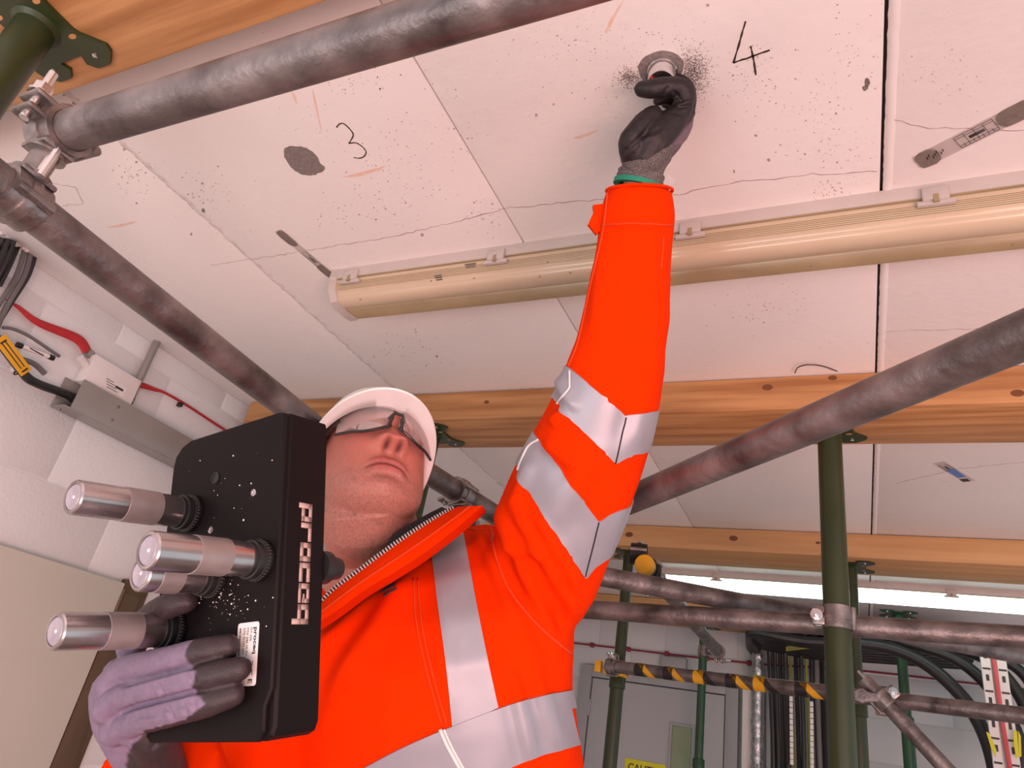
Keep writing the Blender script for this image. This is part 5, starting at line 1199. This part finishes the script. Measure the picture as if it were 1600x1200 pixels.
obj('glove_tag', prism([CW(KC(*p, 1.10)) for p in ((1036, 284), (1042, 270), (1056, 284), (1040, 298))], DW((0.001, 0, 0.002))), M['clear_tape'], gv)
pb = P(1035, 107, z=ZC)
pr = thing('ultrasonic_probe', pb, 'silver round probe held against the ceiling by the gloved hand', 'probe')
M['chrome'] = flat('polished_steel', (0.75, 0.73, 0.74), 0.12, 1.0)
obj('contact_face', lathe(pb - Z * 0.004, Z, [(0, 0.0225), (0.0035, 0.0225)]), M['gel'], pr)
obj('casing', lathe(pb - Z * 0.034, Z, [(0, 0.010), (0.003, 0.0195), (0.006, 0.021), (0.027, 0.021), (0.028, 0.0225), (0.030, 0.0225)]), M['chrome'], pr)
obj('cable_stub', cyl(pb - Z * 0.045, pb - Z * 0.033, 0.006, 12), M['black'], pr)

# ------------------------------------------------------------------ black instrument
dn = np.array([-720, -380, -1110.0]); dn /= np.linalg.norm(dn)
dv = np.array([240, 3000, -1110.0]); dv -= dn * (dn @ dv); dv /= np.linalg.norm(dv); du = np.cross(dn, dv)
DO = KC(447, 640, 0.78)
def DVc(u, v, w): return DO + du * u + dv * v + dn * w
def DV(u, v, w=0.0): return CW(DVc(u, v, w))
def uv(px, py, w=0.0):
    r = KC(px, py, 1.0); o = DO + dn * w; t = (dn @ o) / (dn @ r); p = r * t - o; return p @ du, p @ dv
NW = DW(dn); UW = DW(du); VW = DW(dv)
M['anod'] = pm('black_anodised', (0.010, 0.0068, 0.0075), (0.008, 0.0055, 0.006), scale=6, spec=0.12, rough=0.5, rvar=0.05, bump=0.02)
M['barrel'] = pm('brushed_barrel', (0.60, 0.54, 0.54), (0.50, 0.45, 0.45), scale=30, rough=0.26, rvar=0.05, metal=0.95)
M['satin'] = pm('satin_sleeve', (0.40, 0.345, 0.34), (0.34, 0.29, 0.285), scale=60, rough=0.5, metal=0.6)
M['milky'] = pm('frosted_end_glass', (0.42, 0.38, 0.44), (0.30, 0.27, 0.32), scale=40, rough=0.3, bump=0.2, bscale=80, coat=0.5)
M['engrave'] = flat('silver_lettering', (0.52, 0.37, 0.33), 0.45, 0.0)
ins = thing('instrument', DV(-0.1, 0.33, -0.03), 'black proceq instrument box with four silver tubes held in gloved hand', 'instrument')
poly = [(-0.196, 0.030), (-0.193, 0.016), (-0.182, 0.005), (-0.168, 0.000), (-0.012, 0.0), (-0.003, 0.003), (0.0, 0.010), (0.0, 0.284), (-0.008, 0.300), (-0.008, 0.322), (-0.016, 0.331), (-0.185, 0.331), (-0.196, 0.322)]
def slab(poly, w0, w1, bev=0.0):
    rings = []
    def ins_(pl, d):
        out = []; n = len(pl); 
        for i in range(n):
            a = Vector(pl[i - 1]); b = Vector(pl[i]); c = Vector(pl[(i + 1) % n]); t = ((b - a).normalized() + (c - b).normalized()).normalized(); out.append((b.x - t.y * d, b.y + t.x * d))
        return out
    # polygon runs clockwise seen from the front; inset towards its middle
    c0 = Vector((sum(p[0] for p in poly) / len(poly), sum(p[1] for p in poly) / len(poly)))
    t1 = ins_(poly, bev); t2 = ins_(poly, -bev)
    ar = lambda pl: abs(sum(pl[i - 1][0] * pl[i][1] - pl[i][0] * pl[i - 1][1] for i in range(len(pl))))
    inn_ = t1 if ar(t1) < ar(t2) else t2
    return loft([[DV(*p, w0) for p in inn_], [DV(*p, w0 - bev) for p in poly], [DV(*p, w1 + bev) for p in poly], [DV(*p, w1) for p in inn_]])
rear = [(-0.196, 0.030), (-0.193, 0.016), (-0.182, 0.005), (-0.168, 0.000), (-0.012, 0.0), (-0.002, 0.002), (0.001, 0.010), (0.001, 0.318), (-0.003, 0.327), (-0.012, 0.331), (-0.185, 0.331), (-0.196, 0.322)]
obj('rear_shell', slab(rear, -0.006, -0.064, 0.003), M['anod'], ins, ang=25)
obj('front_plate', slab(poly, 0.0, -0.0075, 0.002), M['anod'], ins, ang=25)
obj('rear_knob', cat(xf(lathe(DV(-0.01, 0.165, -0.064), -NW, [(0, 0.018), (0.012, 0.018), (0.016, 0.014), (0.03, 0.012)]), Matrix.Identity(4))), M['black'], ins)
# four tubes
def solveL(u, v, tx):
    best = min(range(60, 260), key=lambda k: abs((lambda c: 800 + F * c[0] / c[2])(DVc(u, v, k * 0.001)) - tx)); return best * 0.001
tubes = [((300, 803), 114), ((408, 876), 230), ((336, 903), 218), ((274, 985), 86)]
for k, ((bx_, by_), tx) in enumerate(tubes):
    u, v = uv(bx_, by_); L_ = solveL(u, v, tx); R0 = 0.0178; b = DV(u, v, 0.0)
    tb_ = obj('lens_tube', lathe(b, NW, [(0.0, 0.0165), (0.012, 0.0165), (0.0125, R0 - 0.0012), (0.03, R0 - 0.0006), (0.034, R0), (L_ - 0.0015, R0), (L_, R0 - 0.0012), (L_ + 0.0002, R0 - 0.004), (L_ - 0.003, R0 - 0.0042), (L_ - 0.0032, 0.001)], 48), M['barrel'], ins, ang=25)
    obj('collar', lathe(b, NW, [(0.0, 0.020), (0.004, 0.0205), (0.008, 0.020), (0.0085, 0.0188), (0.012, 0.0188), (0.0125, 0.0198), (0.0165, 0.0198), (0.017, 0.0178), (0.021, 0.0178)], 40), M['black'], tb_, ang=25)
    kn = ([], [])
    u_, v_ = frame(NW)
    for j in range(36):
        a = 6.2831853 * j / 36; q = u_ * math.cos(a) + v_ * math.sin(a); t_ = NW.cross(q); m4 = Matrix(((*NW, 0), (*t_, 0), (*q, 0), (0, 0, 0, 1))).transposed()
        kn = cat(kn, xf(box((0.001, -0.0009, 0.0), (0.0075, 0.0009, 0.0016)), Matrix.Translation(b + q * 0.0198) @ m4))
    obj('knurling', kn, M['black'], tb_, ang=None)
    obj('satin_sleeve', lathe(b, NW, [(0.046, R0), (0.0462, R0 + 0.0007), (0.0465 + L_ * 0.28, R0 + 0.0007), (0.0467 + L_ * 0.28, R0)], 48), M['satin'], tb_, ang=30)
    obj('end_glass', lathe(b, NW, [(L_ - 0.0034, R0 - 0.0043), (L_ - 0.001, R0 - 0.0043), (L_ + 0.0002, R0 - 0.006), (L_ - 0.0014, 0.004), (L_ - 0.0010, 0.001)], 40), M['milky'], tb_, ang=40)
    obj('end_stud', lathe(b, NW, [(L_ - 0.0016, 0.0022), (L_ - 0.0006, 0.0016), (L_ - 0.0004, 0.0003)], 14), M['piping'], tb_)
for px, py in ((397, 770), (330, 828)):
    u, v = uv(px, py); sc = obj('screw', lathe(DV(u, v, 0), NW, [(0, 0.0042), (0.0012, 0.0040), (0.0013, 0.0026), (0.0006, 0.0024), (0.0005, 0.0004)], 16), M['steel'], ins)
u, v = uv(337, 747); obj('threaded_socket', cat(hollow(DV(u, v, 0.0002), DV(u, v, 0.0012), 0.0068, 0.0052), lathe(DV(u, v, 0.0), NW, [(0, 0.0054), (0.0004, 0.005)])), M['black'], ins)
# engraved name down the side, letter tops towards the rear
def sidept(b_, a_, h=0.0008): return DV(0.001, a_, -b_) + UW * h          # a: down the box, b: towards the rear
LET = {'p': ['row', (0, 1, 3, 4)],}
def rects(ch):
    # unit cell: x 0..1 along the word, y 0..1 x-height; (x0, x1, y0, y1)
    k = 0.28; q = 0.30
    return {'p': [(0, k, -0.28, 1), (0, 1, 1 - q, 1), (1 - k, 1, 0, 1), (k, 1, 0, q)],
            'r': [(0, k, 0, 1), (0, 1, 1 - q, 1)],
            'o': [(0, 1, 0, q), (0, 1, 1 - q, 1), (0, k, 0, 1), (1 - k, 1, 0, 1)],
            'c': [(0, 1, 0, q), (0, 1, 1 - q, 1), (0, k, 0, 1)],
            'e': [(0, k, 0, 1), (0, 1, 0, q * 0.8), (0, 1, 1 - q * 0.8, 1), (1 - k * 0.8, 1, 0.38, 1), (k * 1.9, 1, 0.42, 0.58)],
            'q': [(0, 1, 0, q), (0, 1, 1 - q, 1), (0, k, 0, 1), (1 - k, 1, -0.5, 1)]}[ch]
def sideuv(px, py):
    r = KC(px, py, 1.0); t = (du @ DO) / (du @ r); p = r * t - DO; return -(p @ dn), p @ dv
(b0_, a0_), (b1_, a1_) = sideuv(466, 785), sideuv(480, 978)
bb0 = sideuv(470, 820)[0] - 0.0005; bb1 = sideuv(485, 820)[0] + 0.0005
a_s, a_e = a0_, a1_; adv = (a_e - a_s) / 6
for i, ch in enumerate('proceq'):
    g = ([], [])
    for x0_, x1_, y0_, y1_ in rects(ch):
        A0 = a_s + adv * (i + 0.93 * x0_); A1 = a_s + adv * (i + 0.93 * x1_); B0 = bb0 + (bb1 - bb0) * y0_; B1 = bb0 + (bb1 - bb0) * y1_
        g = cat(g, prism([sidept(B0, A0, 0.0), sidept(B0, A1, 0.0), sidept(B1, A1, 0.0), sidept(B1, A0, 0.0)], UW * 0.0006))
    obj('engraved_letter', g, M['engrave'], ins, ang=None)
# rating label
lu0, lv0 = uv(373, 976); lu1, lv1 = uv(401, 1068)
lu0 = -0.054; lu1 = -0.022; lv0 = 0.221; lv1 = 0.281
lp = []
for cu, cv_, a0 in ((lu1 - 0.003, lv0 + 0.003, -90), (lu1 - 0.003, lv1 - 0.003, 0), (lu0 + 0.003, lv1 - 0.003, 90), (lu0 + 0.003, lv0 + 0.003, 180)):
    for k in range(4):
        an = math.radians(a0 + 30 * k); lp.append(DV(cu + 0.003 * math.cos(an), cv_ + 0.003 * math.sin(an), 0.0001))
rl = obj('rating_label', prism(lp, NW * 0.0003), M['paper'], ins)
def ltext(s, size, u, v, bold=0.0, sx=1.0):
    t_ = text_geo(s, size, bold); return place(([Vector((a.x * sx, a.y, 0)) for a in t_[0]], t_[1]), DV(u, v, 0.00055), VW, UW)
for s, size, u, v, bold, sx in (('proceq', 0.0072, lu1 - 0.0068, lv0 + 0.005, 0.00022, 1.25), ('DY-206', 0.0042, lu1 - 0.0125, lv0 + 0.005, 0.00004, 1.0), ('P/N: 346 10 001 L', 0.0042, lu1 - 0.0178, lv0 + 0.005, 0.00004, 1.0), ('S/N: DY01-001', 0.0042, lu1 - 0.0228, lv0 + 0.005, 0.00004, 1.0), ('C E', 0.0085, lu1 - 0.0115, lv1 - 0.0165, 0.0002, 1.15)):
    obj('label_text', ltext(s, size, u, v, bold, sx), M['print'], rl, ang=None)
obj('label_symbol', cat(*[prism([DV(lu1 - 0.006 - 0.003 * k, lv0 + 0.037, 0.0005), DV(lu1 - 0.006 - 0.003 * k, lv0 + 0.0415, 0.0005), DV(lu1 - 0.007 - 0.003 * k, lv0 + 0.0415, 0.0005), DV(lu1 - 0.007 - 0.003 * k, lv0 + 0.037, 0.0005)], NW * 0.0001) for k in range(3)]), M['print'], rl)
rg = random.Random(2); fp = ([], []); x_ = lv0 + 0.005
while x_ < lv1 - 0.012:
    w_ = rg.uniform(0.0006, 0.002); fp = cat(fp, prism([DV(lu0 + 0.0035, x_, 0.0005), DV(lu0 + 0.0035, x_ + w_, 0.0005), DV(lu0 + 0.0052, x_ + w_, 0.0005), DV(lu0 + 0.0052, x_, 0.0005)], NW * 0.0001)); x_ += w_ + 0.0006
obj('fine_print', fp, M['print'], rl, ang=None)
# grit on the front plate
gr = ([], []); rg = random.Random(9)
for k in range(110):
    px, py = (rg.gauss(355, 18), rg.gauss(935, 26)) if k < 80 else (rg.uniform(290, 430), rg.uniform(690, 1000))
    u, v = uv(px, py); r = abs(rg.gauss(0, 0.00035)) + 0.0002; gr = cat(gr, ellipsoid(DV(u, v, 0.0001), (r, r, r), None, 6, 4))
obj('grit', gr, M['paper'], ins, kind='stuff', ang=None)

# ------------------------------------------------------------------ lower gloved hand gripping the instrument
def hp(px, py, w, r): 
    """finger joint: seen at (px, py), its centre w in front of the plate"""
    rr = KC(px, py, 1.0); o = DO + dn * w; t = (dn @ o) / (dn @ rr); return (px, py, t, r)
grip = cat(
    chain([(205, 1010, 0.815, 0.017), hp(232, 968, 0.004, 0.0155), hp(262, 948, 0.020, 0.0145), hp(290, 940, 0.014, 0.0125)], 16, 4),
    chain([(172, 1072, 0.775, 0.017), (198, 1046, 0.765, 0.0145), hp(258, 1033, 0.032, 0.0142), hp(310, 1019, 0.029, 0.0135), hp(356, 1009, 0.015, 0.0118)], 16, 4),
    chain([(168, 1108, 0.765, 0.017), (195, 1088, 0.752, 0.0145), hp(262, 1073, 0.034, 0.0138), hp(320, 1058, 0.030, 0.0133), hp(374, 1045, 0.015, 0.0118)], 16, 4),
    chain([(180, 1142, 0.770, 0.017), (208, 1129, 0.748, 0.0145), hp(272, 1112, 0.030, 0.0138), hp(324, 1098, 0.026, 0.0133), hp(364, 1085, 0.014, 0.0118)], 16, 4),
    chain([(170, 1080, 0.785, 0.020), (178, 1125, 0.785, 0.022), (212, 1175, 0.80, 0.026), (238, 1215, 0.82, 0.031)], 18, 4),
    chain([(188, 1055, 0.80, 0.020), (205, 1110, 0.80, 0.026), (235, 1165, 0.81, 0.030), (250, 1225, 0.83, 0.033)], 18, 4),
    chain([(196, 1130, 0.765, 0.019), (232, 1146, 0.772, 0.022), (246, 1180, 0.80, 0.026), (254, 1225, 0.83, 0.030)], 18, 4),
    chain([(215, 1100, 0.83, 0.022), (245, 1060, 0.85, 0.020), (285, 1030, 0.865, 0.016), (320, 1010, 0.86, 0.0135)], 16, 4))
gm = remesh(grip, 0.0017, 5, 0.5); co = coords(gm); no = normals(gm); px_, py_ = pxof(co)
ns = np.array([noise.noise(Vector(p) * 120) for p in co]); cr = np.zeros(len(co))
for f_ in ((195, 1071, 300, 1042, 3.2, -0.0045), (195, 1110, 310, 1080, 3.2, -0.0045), (245, 1068, 258, 1092, 2.5, -0.002), (262, 1105, 272, 1128, 2.5, -0.0025), (285, 1100, 292, 1118, 2.2, -0.0022), (298, 1050, 304, 1068, 2.5, -0.002), (300, 1095, 306, 1112, 2.0, -0.002), (235, 1170, 262, 1150, 3, -0.002), (215, 1120, 245, 1118, 3, -0.002)): cr += fold(px_, py_, *f_)
setco(gm, co + no * (cr + ns * 0.0006)[:, None])
edge = np.interp(py_, [930, 985, 1000, 1025, 1050, 1075, 1100, 1125, 1140, 1165, 1200], [100, 100, 300, 288, 305, 300, 318, 290, 230, 205, 195])
wt = np.clip((edge - px_) / 5 + ns * 1.2 + 0.5, 0, 1)
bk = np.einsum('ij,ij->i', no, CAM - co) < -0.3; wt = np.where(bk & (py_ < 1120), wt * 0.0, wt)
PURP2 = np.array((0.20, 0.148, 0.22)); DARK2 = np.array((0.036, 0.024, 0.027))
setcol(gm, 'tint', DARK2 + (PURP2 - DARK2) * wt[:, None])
add_mesh('glove', gm, M['glove'], man)
